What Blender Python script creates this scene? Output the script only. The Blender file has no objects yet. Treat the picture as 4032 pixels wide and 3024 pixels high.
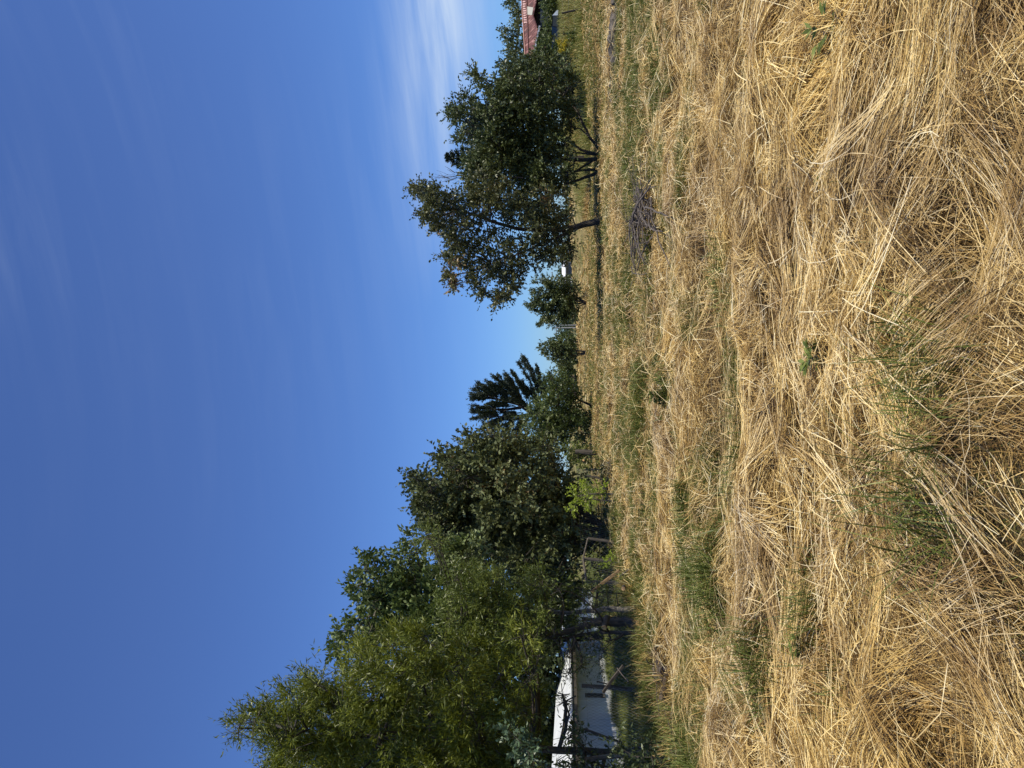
import bpy, math, random
import numpy as np
from mathutils import Vector

# ------------------------------------------------------------------ camera, sky, sun
W0, H0, F = 4032.0, 3024.0, 3000.0
CAM_H, HOR = 1.55, 2240.0
PITCH = math.atan((HOR - W0 / 2) / F)
scene = bpy.context.scene
col = scene.collection
cam_d = bpy.data.cameras.new("camera")
cam = bpy.data.objects.new("camera", cam_d)
col.objects.link(cam)
scene.camera = cam
cam_d.sensor_width = 36.0
cam_d.lens = 36.0 * F / W0
cam_d.clip_start = 0.05
cam_d.clip_end = 6000
FW = Vector((0, math.cos(PITCH), math.sin(PITCH)))
UP = Vector((0, -math.sin(PITCH), math.cos(PITCH)))
RT = Vector((1, 0, 0))
# the phone was held upright and the picture is stored turned a quarter: picture top = world right
from mathutils import Matrix
cam.matrix_world = Matrix(((-UP.x, RT.x, -FW.x, 0), (-UP.y, RT.y, -FW.y, 0), (-UP.z, RT.z, -FW.z, CAM_H), (0, 0, 0, 1)))

SUN_EL = math.radians(66)
SUN = Vector((0.45, -0.33, 0.0)).normalized() * math.cos(SUN_EL) + Vector((0, 0, math.sin(SUN_EL)))
world = bpy.data.worlds.new("World")
scene.world = world
world.use_nodes = True
nt = world.node_tree
nt.nodes.clear()
wo = nt.nodes.new("ShaderNodeOutputWorld")
bg = nt.nodes.new("ShaderNodeBackground")
sky = nt.nodes.new("ShaderNodeTexSky")
sky.sky_type = 'NISHITA'
sky.sun_disc = False
sky.sun_elevation = SUN_EL
sky.sun_rotation = math.atan2(SUN.x, SUN.y)
sky.altitude = 600
sky.air_density = 1.0
sky.dust_density = 0.35
sky.ozone_density = 3.2
bg.inputs[1].default_value = 0.10
# thin cirrus streaks low on the right
tc = nt.nodes.new("ShaderNodeTexCoord")
sep = nt.nodes.new("ShaderNodeSeparateXYZ")
nt.links.new(tc.outputs["Generated"], sep.inputs[0])
def M(op, a, b=None, c=None, clamp=False):
    n = nt.nodes.new("ShaderNodeMath"); n.operation = op; n.use_clamp = clamp
    for i, v in enumerate((a, b, c)):
        if v is None: continue
        if isinstance(v, (int, float)): n.inputs[i].default_value = v
        else: nt.links.new(v, n.inputs[i])
    return n.outputs[0]
az = M('ARCTAN2', sep.outputs[0], sep.outputs[1])
el = M('ARCSINE', sep.outputs[2])
comb = nt.nodes.new("ShaderNodeCombineXYZ")
nt.links.new(M('MULTIPLY', az, 1.1), comb.inputs[0])
nt.links.new(M('ADD', M('MULTIPLY', el, 13.0), M('MULTIPLY', az, -1.1)), comb.inputs[1])
nz = nt.nodes.new("ShaderNodeTexNoise")
nz.inputs["Scale"].default_value = 2.6
nz.inputs["Detail"].default_value = 7
nz.inputs["Roughness"].default_value = 0.55
nz.inputs["Distortion"].default_value = 0.35
nt.links.new(comb.outputs[0], nz.inputs["Vector"])
comb2 = nt.nodes.new("ShaderNodeCombineXYZ")
nt.links.new(M('MULTIPLY', az, 1.0), comb2.inputs[0])
nt.links.new(M('MULTIPLY', el, 2.2), comb2.inputs[1])
nz2 = nt.nodes.new("ShaderNodeTexNoise")
nz2.inputs["Scale"].default_value = 2.0
nz2.inputs["Detail"].default_value = 3
nt.links.new(comb2.outputs[0], nz2.inputs["Vector"])
def bump(x, c, w):           # 1 at c, 0 beyond w
    return M('SUBTRACT', 1.0, M('MULTIPLY', M('ABSOLUTE', M('SUBTRACT', x, c)), 1.0 / w), clamp=True)
m1 = M('MULTIPLY', M('SUBTRACT', nz.outputs[0], 0.28), 2.2, clamp=True)
band = M('MULTIPLY', bump(M('ADD', el, M('MULTIPLY', az, 0.05)), 0.178, 0.088), M('MULTIPLY', M('SUBTRACT', az, 0.10), 3.0, clamp=True))
band = M('POWER', M('ADD', band, 0.0, clamp=True), 1.3)
high = M('MULTIPLY', M('MULTIPLY', M('SUBTRACT', nz.outputs[0], 0.45), 2.6, clamp=True), M('MULTIPLY', M('SUBTRACT', nz2.outputs[0], 0.38), 0.34, clamp=True))
cl = M('ADD', M('MULTIPLY', M('MULTIPLY', m1, band), 1.0), M('MULTIPLY', high, M('ADD', M('MULTIPLY', az, 1.5), 0.5, clamp=True)), clamp=True)
hsv = nt.nodes.new("ShaderNodeHueSaturation")
hsv.inputs["Saturation"].default_value = 1.0
elf = M('MULTIPLY', el, 2.0, clamp=True)
tnt = nt.nodes.new("ShaderNodeMix"); tnt.data_type = 'RGBA'
tnt.inputs["A"].default_value = (0.56, 0.86, 1.36, 1); tnt.inputs["B"].default_value = (0.72, 0.90, 1.34, 1)
nt.links.new(elf, tnt.inputs["Factor"])
mul = nt.nodes.new("ShaderNodeMix"); mul.data_type = 'RGBA'; mul.blend_type = 'MULTIPLY'; mul.inputs["Factor"].default_value = 1.0
nt.links.new(sky.outputs[0], mul.inputs["A"]); nt.links.new(tnt.outputs["Result"], mul.inputs["B"])
nt.links.new(mul.outputs["Result"], hsv.inputs["Color"])
mixc = nt.nodes.new("ShaderNodeMix"); mixc.data_type = 'RGBA'
nt.links.new(cl, mixc.inputs["Factor"])
nt.links.new(hsv.outputs[0], mixc.inputs["A"])
mixc.inputs["B"].default_value = (6.6, 7.8, 9.4, 1)
nt.links.new(mixc.outputs["Result"], bg.inputs[0])
nt.links.new(bg.outputs[0], wo.inputs[0])

sd = bpy.data.lights.new("sun", 'SUN')
sd.energy = 5.0
sd.angle = math.radians(0.55)
sd.color = (1.0, 0.93, 0.76)
so = bpy.data.objects.new("sun", sd)
col.objects.link(so)
so.rotation_euler = SUN.to_track_quat('Z', 'Y').to_euler()

scene.view_settings.view_transform = 'Standard'
scene.view_settings.look = 'None'
scene.view_settings.exposure = 0.0
scene.view_settings.gamma = 1.0
scene.cycles.max_bounces = 6
scene.cycles.diffuse_bounces = 3
scene.cycles.glossy_bounces = 2
scene.cycles.transmission_bounces = 3
scene.cycles.transparent_max_bounces = 4

# ------------------------------------------------------------------ helpers
rng = np.random.RandomState(7)
random.seed(7)
R = math.radians

def at(px, py, D):
    """world point seen at full-size picture pixel (px, py), D metres ahead (along +Y)"""
    a = (H0 / 2 - py) / F          # right
    b = (px - W0 / 2) / F          # down
    d = FW + RT * a - UP * b
    t = D / d.y
    return Vector((d.x * t, d.y * t, CAM_H + d.z * t))

def gd(px):
    """distance at which flat ground (z=0) is seen at picture column px"""
    b = (px - W0 / 2) / F
    d = FW - UP * b
    return CAM_H / -d.z * d.y

_tab = np.random.RandomState(11).rand(256, 256)
def vnoise(x, y):
    x = np.asarray(x, float); y = np.asarray(y, float)
    xi = np.floor(x).astype(int); yi = np.floor(y).astype(int)
    fx = x - xi; fy = y - yi
    fx = fx * fx * (3 - 2 * fx); fy = fy * fy * (3 - 2 * fy)
    g = lambda i, j: _tab[i & 255, j & 255]
    return (g(xi, yi) * (1 - fx) + g(xi + 1, yi) * fx) * (1 - fy) + (g(xi, yi + 1) * (1 - fx) + g(xi + 1, yi + 1) * fx) * fy
def fbm(x, y, o=3):
    s = 0; a = 0.5
    for k in range(o):
        s = s + a * vnoise(x * 2 ** k + 17.3 * k, y * 2 ** k + 5.1 * k); a *= 0.5
    return s / (1 - 0.5 ** o)
def sstep(a, b, x):
    t = np.clip((np.asarray(x, float) - a) / (b - a), 0, 1)
    return t * t * (3 - 2 * t)

def ground_h(x, y):
    x = np.asarray(x, float); y = np.asarray(y, float)
    near = 1 - sstep(25, 60, np.hypot(x, y))
    h = (fbm(x * 0.55, y * 0.8, 3) - 0.5) * 0.22 * (0.35 + 0.65 * near)
    h = h + (fbm(x * 2.1 + 9, y * 2.6, 2) - 0.5) * 0.11 * near
    pile = sstep(0.42, 0.68, fbm(x * 1.15 + 4, y * 1.5 + 2, 3)) * 0.115 + sstep(0.5, 0.75, fbm(x * 3.1 + 8, y * 3.6 + 1, 2)) * 0.05
    h = h + pile * near
    h = h * (1 - 0.8 * sstep(60, 120, y))
    bank = sstep(13, 26, x) * sstep(26, 46, y)
    h = h + 0.62 * bank + 1.15 * sstep(13, 20, x) * sstep(52, 60, y) * (1 - sstep(150, 260, y)) - 0.5 * sstep(13, 20, x) * sstep(63, 67, y) * (1 - sstep(150, 260, y))
    # ditch along the fence line on the left
    fx = -4.2 - 0.02 * y
    h = h - 0.22 * np.exp(-((x - (fx - 1.1)) / 0.9) ** 2) * sstep(6, 9, y) * (1 - sstep(30, 45, y))
    return h

def green_mask(x, y):
    n = fbm(x * 0.33 + 3, y * 0.8 + 40, 3)
    n2 = fbm(x * 1.3, y * 1.9 + 7, 2)
    g = sstep(0.45, 0.60, n * 0.55 + n2 * 0.45) * 0.85 * (0.45 + 0.55 * sstep(4, 9, y))
    g = np.maximum(g, 0.85 * np.exp(-((y - 17 + 0.10 * x) / 3.0) ** 2) * sstep(-1.5, 2.5, x) * sstep(0.33, 0.55, n2 * .6 + n * .4))
    g = np.maximum(g, 0.95 * np.exp(-((y - 50 + 0.25 * (x - 5)) / 9.0) ** 2) * sstep(0.2, 0.45, n2))
    g = np.maximum(g, 0.55 * np.exp(-((y - 35) / 4.0) ** 2) * sstep(0.35, 0.55, n2))
    g = np.maximum(g, 0.7 * sstep(95, 130, y) * sstep(0.4, 0.6, fbm(x * .05, y * .12, 2)))
    left = -4.3 - 0.02 * y
    g = np.maximum(g, 0.9 * sstep(left + 0.9, left - 0.6, x) * sstep(7, 10, y) if False else 0.9 * (1 - sstep(left - 0.7, left + 0.8, x)) * sstep(7, 10, y))
    return np.clip(g, 0, 1)

# ---- materials
def mat(name, base=(0.5, 0.5, 0.5), rough=0.7, ramp=None, attr=None, noise=None, trans=0.0, bumpk=0.0, spec=0.5, metal=0.0, wave=None):
    m = bpy.data.materials.new(name); m.use_nodes = True
    t = m.node_tree; b = t.nodes["Principled BSDF"]
    b.inputs["Roughness"].default_value = rough
    b.inputs["Metallic"].default_value = metal
    b.inputs["Specular IOR Level"].default_value = spec
    b.inputs["Base Color"].default_value = (*base, 1)
    csock = None
    if ramp:
        cr = t.nodes.new("ShaderNodeValToRGB")
        els = cr.color_ramp.elements
        while len(els) < len(ramp): els.new(0.5)
        for e, (p, c) in zip(els, ramp):
            e.position = p; e.color = (*c, 1)
        if attr:
            a = t.nodes.new("ShaderNodeAttribute"); a.attribute_name = attr
            t.links.new(a.outputs["Fac"], cr.inputs[0])
        else:
            tcn = t.nodes.new("ShaderNodeTexCoord"); mp = t.nodes.new("ShaderNodeMapping")
            mp.inputs["Scale"].default_value = noise[1] if noise else (1, 1, 1)
            n = t.nodes.new("ShaderNodeTexNoise")
            n.inputs["Scale"].default_value = noise[0] if noise else 4
            n.inputs["Detail"].default_value = 6
            n.inputs["Roughness"].default_value = 0.62
            t.links.new(tcn.outputs["Object"], mp.inputs[0]); t.links.new(mp.outputs[0], n.inputs["Vector"])
            t.links.new(n.outputs[0], cr.inputs[0])
            if bumpk:
                bp = t.nodes.new("ShaderNodeBump"); bp.inputs["Strength"].default_value = bumpk
                bp.inputs["Distance"].default_value = 0.02
                t.links.new(n.outputs[0], bp.inputs["Height"]); t.links.new(bp.outputs[0], b.inputs["Normal"])
        csock = cr.outputs[0]
        t.links.new(csock, b.inputs["Base Color"])
    if trans:
        tr = t.nodes.new("ShaderNodeBsdfTranslucent"); mx = t.nodes.new("ShaderNodeMixShader")
        mx.inputs[0].default_value = trans
        out = t.nodes["Material Output"]
        if csock: t.links.new(csock, tr.inputs[0])
        else: tr.inputs[0].default_value = (*base, 1)
        t.links.new(b.outputs[0], mx.inputs[1]); t.links.new(tr.outputs[0], mx.inputs[2])
        t.links.new(mx.outputs[0], out.inputs[0])
    return m

def g3(v): return tuple(v)
def leafmat(name, dark, mid, light, extra=None, rough=0.45, trans=0.3, spec=0.5):
    r = [(0.0, dark), (0.5, mid), (0.93, light)]
    if extra: r.append((1.0, extra))
    return mat(name, ramp=r, attr="tint", rough=rough, trans=trans, spec=spec)

MT = {}
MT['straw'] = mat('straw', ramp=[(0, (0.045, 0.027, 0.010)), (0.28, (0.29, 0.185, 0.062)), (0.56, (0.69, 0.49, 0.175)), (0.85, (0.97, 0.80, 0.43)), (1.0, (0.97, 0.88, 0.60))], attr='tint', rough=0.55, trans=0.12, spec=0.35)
def straw_patches():
    t = MT['straw'].node_tree; L = t.links.new
    cr = [n for n in t.nodes if n.type == 'VALTORGB'][0]
    geo = t.nodes.new("ShaderNodeNewGeometry"); n = t.nodes.new("ShaderNodeTexNoise")
    n.inputs["Scale"].default_value = 0.75; n.inputs["Detail"].default_value = 5; n.inputs["Roughness"].default_value = .6
    L(geo.outputs["Position"], n.inputs["Vector"])
    r2 = t.nodes.new("ShaderNodeValToRGB"); e = r2.color_ramp.elements; e.new(.5)
    e[0].position = .36; e[0].color = (.78, .75, .80, 1); e[1].position = .5; e[1].color = (1, .98, .95, 1); e[2].position = .64; e[2].color = (1.0, .94, .76, 1)
    L(n.outputs[0], r2.inputs[0])
    n3 = t.nodes.new("ShaderNodeTexNoise"); n3.inputs["Scale"].default_value = 3.2; n3.inputs["Detail"].default_value = 3
    L(geo.outputs["Position"], n3.inputs["Vector"])
    r3 = t.nodes.new("ShaderNodeValToRGB"); e = r3.color_ramp.elements
    e[0].position = .36; e[0].color = (.60, .54, .48, 1); e[1].position = .56; e[1].color = (1, 1, 1, 1)
    L(n3.outputs[0], r3.inputs[0])
    m0 = t.nodes.new("ShaderNodeMix"); m0.data_type = 'RGBA'; m0.blend_type = 'MULTIPLY'; m0.inputs["Factor"].default_value = 1
    L(r2.outputs[0], m0.inputs["A"]); L(r3.outputs[0], m0.inputs["B"]); r2 = m0
    mu = t.nodes.new("ShaderNodeMix"); mu.data_type = 'RGBA'; mu.blend_type = 'MULTIPLY'; mu.inputs["Factor"].default_value = 1
    L(cr.outputs[0], mu.inputs["A"]); L(r2.outputs["Result"], mu.inputs["B"])
    for lk in list(cr.outputs[0].links):
        if lk.to_node != mu: L(mu.outputs["Result"], lk.to_socket)
straw_patches()
MT['green'] = mat('green_grass', ramp=[(0, (0.055, 0.078, 0.014)), (0.5, (0.145, 0.175, 0.030)), (1.0, (0.38, 0.36, 0.12))], attr='tint', rough=0.5, trans=0.25, spec=0.3)
MT['bark_dark'] = mat('bark_dark', ramp=[(0.3, (0.03, 0.024, 0.018)), (0.7, (0.09, 0.075, 0.06))], noise=(6, (3, 3, 0.6)), bumpk=0.8, rough=0.9)
MT['bark_grey'] = mat('bark_grey', ramp=[(0.3, (0.07, 0.06, 0.045)), (0.7, (0.20, 0.175, 0.14))], noise=(6, (3, 3, 0.6)), bumpk=0.8, rough=0.9)
MT['wood_grey'] = mat('weathered_wood', ramp=[(0.3, (0.06, 0.05, 0.04)), (0.7, (0.18, 0.15, 0.12))], noise=(5, (4, 4, 0.5)), bumpk=0.6, rough=0.9)
MT['wood_warm'] = mat('rotting_beam_wood', ramp=[(0.3, (0.14, 0.08, 0.04)), (0.7, (0.36, 0.24, 0.12))], noise=(5, (3, 3, 1)), bumpk=0.6, rough=0.9)
MT['cut_wood'] = mat('fresh_cut_wood', ramp=[(0.3, (0.62, 0.33, 0.13)), (0.7, (0.80, 0.52, 0.26))], noise=(9, (1, 1, 1)), rough=0.8)
MT['wire'] = mat('galvanised_wire', base=(0.33, 0.33, 0.32), rough=0.5, metal=0.4)
MT['twig'] = mat('dead_twig', ramp=[(0.3, (0.05, 0.04, 0.035)), (0.7, (0.17, 0.14, 0.12))], noise=(9, (1, 1, 1)), rough=0.9)

MT['acacia'] = leafmat('acacia_leaf', (0.055, 0.07, 0.008), (0.16, 0.19, 0.018), (0.36, 0.39, 0.06), rough=0.45)
MT['broad'] = leafmat('broadleaf_leaf', (0.045, 0.07, 0.018), (0.11, 0.155, 0.04), (0.28, 0.33, 0.15), rough=0.5, trans=0.2, spec=0.3)
MT['willow'] = leafmat('willow_leaf', (0.05, 0.07, 0.012), (0.125, 0.165, 0.026), (0.27, 0.31, 0.08), rough=0.42)
MT['dense'] = leafmat('dense_leaf', (0.04, 0.05, 0.016), (0.105, 0.125, 0.042), (0.24, 0.265, 0.12), (0.20, 0.13, 0.05), rough=0.55, trans=0.18, spec=0.3)
MT['pale'] = leafmat('pale_willow_leaf', (0.07, 0.10, 0.05), (0.12, 0.165, 0.09), (0.20, 0.25, 0.15))
MT['bushl'] = leafmat('bush_leaf', (0.035, 0.052, 0.014), (0.085, 0.12, 0.03), (0.18, 0.22, 0.065))
MT['russet'] = leafmat('russet_leaf', (0.040, 0.052, 0.016), (0.098, 0.112, 0.038), (0.19, 0.19, 0.075), (0.26, 0.16, 0.08), trans=0.2)
MT['darkgreen'] = leafmat('dark_leaf', (0.032, 0.046, 0.013), (0.085, 0.112, 0.035), (0.19, 0.225, 0.085), trans=0.2)
MT['conifer'] = leafmat('conifer_needle', (0.018, 0.030, 0.016), (0.034, 0.052, 0.028), (0.065, 0.09, 0.048), trans=0.05, rough=0.6)
MT['lime'] = leafmat('lime_leaf', (0.18, 0.24, 0.02), (0.36, 0.46, 0.05), (0.55, 0.64, 0.12), trans=0.4)
MT['yellow'] = leafmat('yellow_leaf', (0.22, 0.20, 0.02), (0.46, 0.39, 0.04), (0.65, 0.55, 0.08), trans=0.3)
MT['vine'] = leafmat('vine_leaf', (0.035, 0.065, 0.028), (0.08, 0.13, 0.065), (0.15, 0.21, 0.11), rough=0.45, trans=0.15)

# ---- mesh building
def link(name, me, m, parent=None):
    o = bpy.data.objects.new(name, me)
    col.objects.link(o)
    if m: me.materials.append(m)
    if parent: o.parent = parent
    return o

def np_mesh(name, V, Q, tint=None, m=None, parent=None, smooth=False):
    me = bpy.data.meshes.new(name)
    nv, nf, k = len(V), len(Q), Q.shape[1]
    me.vertices.add(nv); me.vertices.foreach_set("co", V.astype(np.float32).ravel())
    me.loops.add(nf * k); me.loops.foreach_set("vertex_index", Q.astype(np.int32).ravel())
    me.polygons.add(nf)
    me.polygons.foreach_set("loop_start", (np.arange(nf) * k).astype(np.int32))
    me.polygons.foreach_set("loop_total", np.full(nf, k, np.int32))
    if smooth: me.polygons.foreach_set("use_smooth", np.ones(nf, bool))
    me.update(calc_edges=True)
    if tint is not None:
        a = me.attributes.new("tint", 'FLOAT', 'FACE')
        a.data.foreach_set("value", tint.astype(np.float32))
    return link(name, me, m, parent)

class MB:
    def __init__(s): s.v = []; s.f = []
    def box(s, c, size, rz=0.0):
        c = Vector(c); sx, sy, sz = [q / 2 for q in size]
        n = len(s.v); ca, sa = math.cos(rz), math.sin(rz)
        for x, y, z in ((-1,-1,-1),(1,-1,-1),(1,1,-1),(-1,1,-1),(-1,-1,1),(1,-1,1),(1,1,1),(-1,1,1)):
            X, Y = x * sx, y * sy
            s.v.append((c.x + X * ca - Y * sa, c.y + X * sa + Y * ca, c.z + z * sz))
        for q in ((0,3,2,1),(4,5,6,7),(0,1,5,4),(1,2,6,5),(2,3,7,6),(3,0,4,7)):
            s.f.append(tuple(n + i for i in q))
    def poly(s, pts, thick=None):
        """flat polygon, extruded by vector thick"""
        n = len(s.v); k = len(pts)
        s.v += [tuple(p) for p in pts]
        s.f.append(tuple(range(n, n + k)))
        if thick is not None:
            t = Vector(thick)
            s.v += [tuple(Vector(p) + t) for p in pts]
            s.f.append(tuple(range(n + 2 * k - 1, n + k - 1, -1)))
            for i in range(k):
                j = (i + 1) % k
                s.f.append((n + i, n + k + i, n + k + j, n + j))
    def tube(s, pts, rad, sides=6, cap=True):
        pts = [Vector(p) for p in pts]
        n0 = len(s.v)
        prev = None
        for i, p in enumerate(pts):
            d = (pts[min(i + 1, len(pts) - 1)] - pts[max(i - 1, 0)]).normalized()
            a = d.orthogonal().normalized() if prev is None else (prev - d * prev.dot(d)).normalized()
            prev = a
            b = d.cross(a)
            r = rad[i] if hasattr(rad, '__len__') else rad
            for k in range(sides):
                t = 2 * math.pi * k / sides
                s.v.append(tuple(p + (a * math.cos(t) + b * math.sin(t)) * r))
        for i in range(len(pts) - 1):
            for k in range(sides):
                j = (k + 1) % sides
                s.f.append((n0 + i * sides + k, n0 + i * sides + j, n0 + (i + 1) * sides + j, n0 + (i + 1) * sides + k))
        if cap:
            s.f.append(tuple(n0 + k for k in range(sides - 1, -1, -1)))
            e = n0 + (len(pts) - 1) * sides
            s.f.append(tuple(e + k for k in range(sides)))
    def build(s, name, m, parent=None, smooth=False):
        me = bpy.data.meshes.new(name)
        me.from_pydata(s.v, [], s.f)
        if smooth:
            for p in me.polygons: p.use_smooth = True
        return link(name, me, m, parent)

def thing(name, label, cat, loc=(0, 0, 0), group=None):
    o = bpy.data.objects.new(name, None); col.objects.link(o)
    o.empty_display_size = 0.2
    o['label'] = label; o['category'] = cat
    if group: o['group'] = group
    return o
def tag(o, label=None, cat=None, group=None, kind=None):
    if label: o['label'] = label
    if cat: o['category'] = cat
    if group: o['group'] = group
    if kind: o['kind'] = kind
    return o

def curve_path(p0, p1, sag=0.1, n=6, wob=0.05):
    p0 = Vector(p0); p1 = Vector(p1); L = (p1 - p0).length
    side = Vector((random.uniform(-1, 1), random.uniform(-1, 1), 0)) * wob * L
    out = []
    for i in range(n + 1):
        t = i / n
        p = p0.lerp(p1, t) + side * math.sin(math.pi * t) + Vector((0, 0, -1)) * sag * L * math.sin(math.pi * t)
        if 0 < i < n: p += Vector([random.uniform(-1, 1) * 0.012 * L for _ in range(3)])
        out.append(p)
    return out

# ---- strips (straw and grass blades): N centre lines of S segments
def strips(P, yaw, pitch, L, w, S, bend, pbend, roll, follow=None, layer=None, taper=False):
    N = len(P)
    t = np.linspace(0, 1, S + 1)
    C = np.zeros((N, S + 1, 3)); C[:, 0] = P
    for k in range(S):
        a = yaw + bend * (t[k] - 0.5); b = pitch + pbend * t[k]
        st = L / S
        C[:, k + 1, 0] = C[:, k, 0] + np.cos(a) * np.cos(b) * st
        C[:, k + 1, 1] = C[:, k, 1] + np.sin(a) * np.cos(b) * st
        C[:, k + 1, 2] = C[:, k, 2] + np.sin(b) * st
    if follow:
        g = ground_h(C[:, :, 0], C[:, :, 1])
        g = 0.2 * g + 0.8 * (g[:, :1] * (1 - t)[None, :] + g[:, -1:] * t[None, :])      # stalks are stiff
        C[:, :, 2] = C[:, :, 2] - P[:, None, 2] + g + layer[:, None]
    sx = -np.sin(yaw) * np.cos(roll); sy = np.cos(yaw) * np.cos(roll); sz = np.sin(roll)
    Sd = np.stack([sx, sy, sz], 1)
    wk = np.ones(S + 1) if not taper else np.clip(1.15 - t ** 1.6, 0.08, 1)
    off = Sd[:, None, :] * (w[:, None] * wk[None, :])[:, :, None] * 0.5
    V = np.stack([C - off, C + off], 2).reshape(N, (S + 1) * 2, 3)
    base = (np.arange(N) * (S + 1) * 2)[:, None]
    Q = np.concatenate([np.stack([base[:, 0] + 2 * k, base[:, 0] + 2 * k + 1, base[:, 0] + 2 * k + 3, base[:, 0] + 2 * k + 2], 1)[:, None, :] for k in range(S)], 1)
    return V.reshape(-1, 3), Q.reshape(-1, 4)

def cat_mesh(parts):
    Vs, Qs, Ts = [], [], []; n = 0
    for V, Q, T in parts:
        Vs.append(V); Qs.append(Q + n); Ts.append(T); n += len(V)
    return np.concatenate(Vs), np.concatenate(Qs), np.concatenate(Ts)

# ------------------------------------------------------------------ ground
def build_ground():
    def axis(lo, hi, n, c, k):
        t = np.linspace(-1, 1, n)
        s = np.sinh(t * k) / math.sinh(k)
        return np.where(s < 0, c + (c - lo) * s, c + (hi - c) * s)
    xs = axis(-1800, 1800, 460, 0.5, 8.2)
    ys = axis(-900, 2600, 520, 6.0, 8.0)
    X, Y = np.meshgrid(xs, ys)
    Z = ground_h(X, Y) - 0.02
    V = np.stack([X, Y, Z], 2).reshape(-1, 3)
    nx, ny = len(xs), len(ys)
    i = np.arange(ny - 1)[:, None] * nx + np.arange(nx - 1)[None, :]
    Q = np.stack([i, i + 1, i + nx + 1, i + nx], 2).reshape(-1, 4)
    m = bpy.data.materials.new("field_soil_and_stubble"); m.use_nodes = True
    t = m.node_tree; b = t.nodes["Principled BSDF"]; b.inputs["Roughness"].default_value = 0.95
    b.inputs["Specular IOR Level"].default_value = 0.1
    L = t.links.new
    geo = t.nodes.new("ShaderNodeNewGeometry")
    def noise(scale, sc, det=6, dist=0.0):
        mp = t.nodes.new("ShaderNodeMapping"); mp.inputs["Scale"].default_value = sc
        n = t.nodes.new("ShaderNodeTexNoise"); n.inputs["Scale"].default_value = scale; n.inputs["Detail"].default_value = det
        n.inputs["Roughness"].default_value = 0.65; n.inputs["Distortion"].default_value = dist
        L(geo.outputs["Position"], mp.inputs[0]); L(mp.outputs[0], n.inputs["Vector"]); return n.outputs[0]
    def ramp(src, stops):
        c = t.nodes.new("ShaderNodeValToRGB"); e = c.color_ramp.elements
        while len(e) < len(stops): e.new(0.5)
        for q, (p, cc) in zip(e, stops): q.position = p; q.color = (*cc, 1)
        L(src, c.inputs[0]); return c.outputs[0]
    tan = ramp(noise(1.0, (2.2, 5, 2)), [(0.30, (0.05, 0.034, 0.02)), (0.5, (0.13, 0.09, 0.045)), (0.7, (0.28, 0.20, 0.09))])
    grn = ramp(noise(1.0, (3, 6, 2)), [(0.3, (0.04, 0.06, 0.02)), (0.5, (0.09, 0.12, 0.035)), (0.72, (0.19, 0.19, 0.075))])
    far = ramp(noise(1.0, (0.05, 0.30, 1), 8), [(0.36, (0.11, 0.13, 0.035)), (0.5, (0.25, 0.20, 0.08)), (0.64, (0.42, 0.32, 0.14))])
    at_ = t.nodes.new("ShaderNodeAttribute"); at_.attribute_name = "green"
    mx = t.nodes.new("ShaderNodeMix"); mx.data_type = 'RGBA'
    L(at_.outputs["Fac"], mx.inputs["Factor"]); L(tan, mx.inputs["A"]); L(grn, mx.inputs["B"])
    sp = t.nodes.new("ShaderNodeSeparateXYZ"); L(geo.outputs["Position"], sp.inputs[0])
    mr = t.nodes.new("ShaderNodeMapRange"); mr.inputs[1].default_value = 28; mr.inputs[2].default_value = 55; mr.inputs[4].default_value = 0.7
    L(sp.outputs[1], mr.inputs[0])
    m2 = t.nodes.new("ShaderNodeMix"); m2.data_type = 'RGBA'
    L(mr.outputs[0], m2.inputs["Factor"]); L(mx.outputs["Result"], m2.inputs["A"]); L(far, m2.inputs["B"])
    L(m2.outputs["Result"], b.inputs["Base Color"])
    bp = t.nodes.new("ShaderNodeBump"); bp.inputs["Strength"].default_value = 0.9; bp.inputs["Distance"].default_value = 0.05
    L(noise(1.0, (9, 14, 5), 5), bp.inputs["Height"]); L(bp.outputs[0], b.inputs["Normal"])
    o = np_mesh("ground", V, Q, m=m, smooth=True)
    a = o.data.attributes.new("green", 'FLOAT', 'POINT')
    a.data.foreach_set("value", green_mask(X, Y).astype(np.float32).ravel())
    tag(o, kind="structure")
build_ground()

# ------------------------------------------------------------------ straw
def wedge(n, d0, d1, k=0.66, side=0.8):
    """n random ground points in the view wedge, even per square metre"""
    u = rng.rand(n)
    # width ~ 2(k d + side)
    a, b = k, 2 * side
    G = lambda d: a * d * d + b * d
    g = G(d0) + u * (G(d1) - G(d0))
    d = (-b + np.sqrt(b * b + 4 * a * g)) / (2 * a)
    x = (rng.rand(n) * 2 - 1) * (k * d + side)
    return x, d

def flow(x, y):
    return (fbm(x * 0.75 + 31, y * 0.85 + 12, 2) - 0.5) * 11.0 + 0.25

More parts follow.
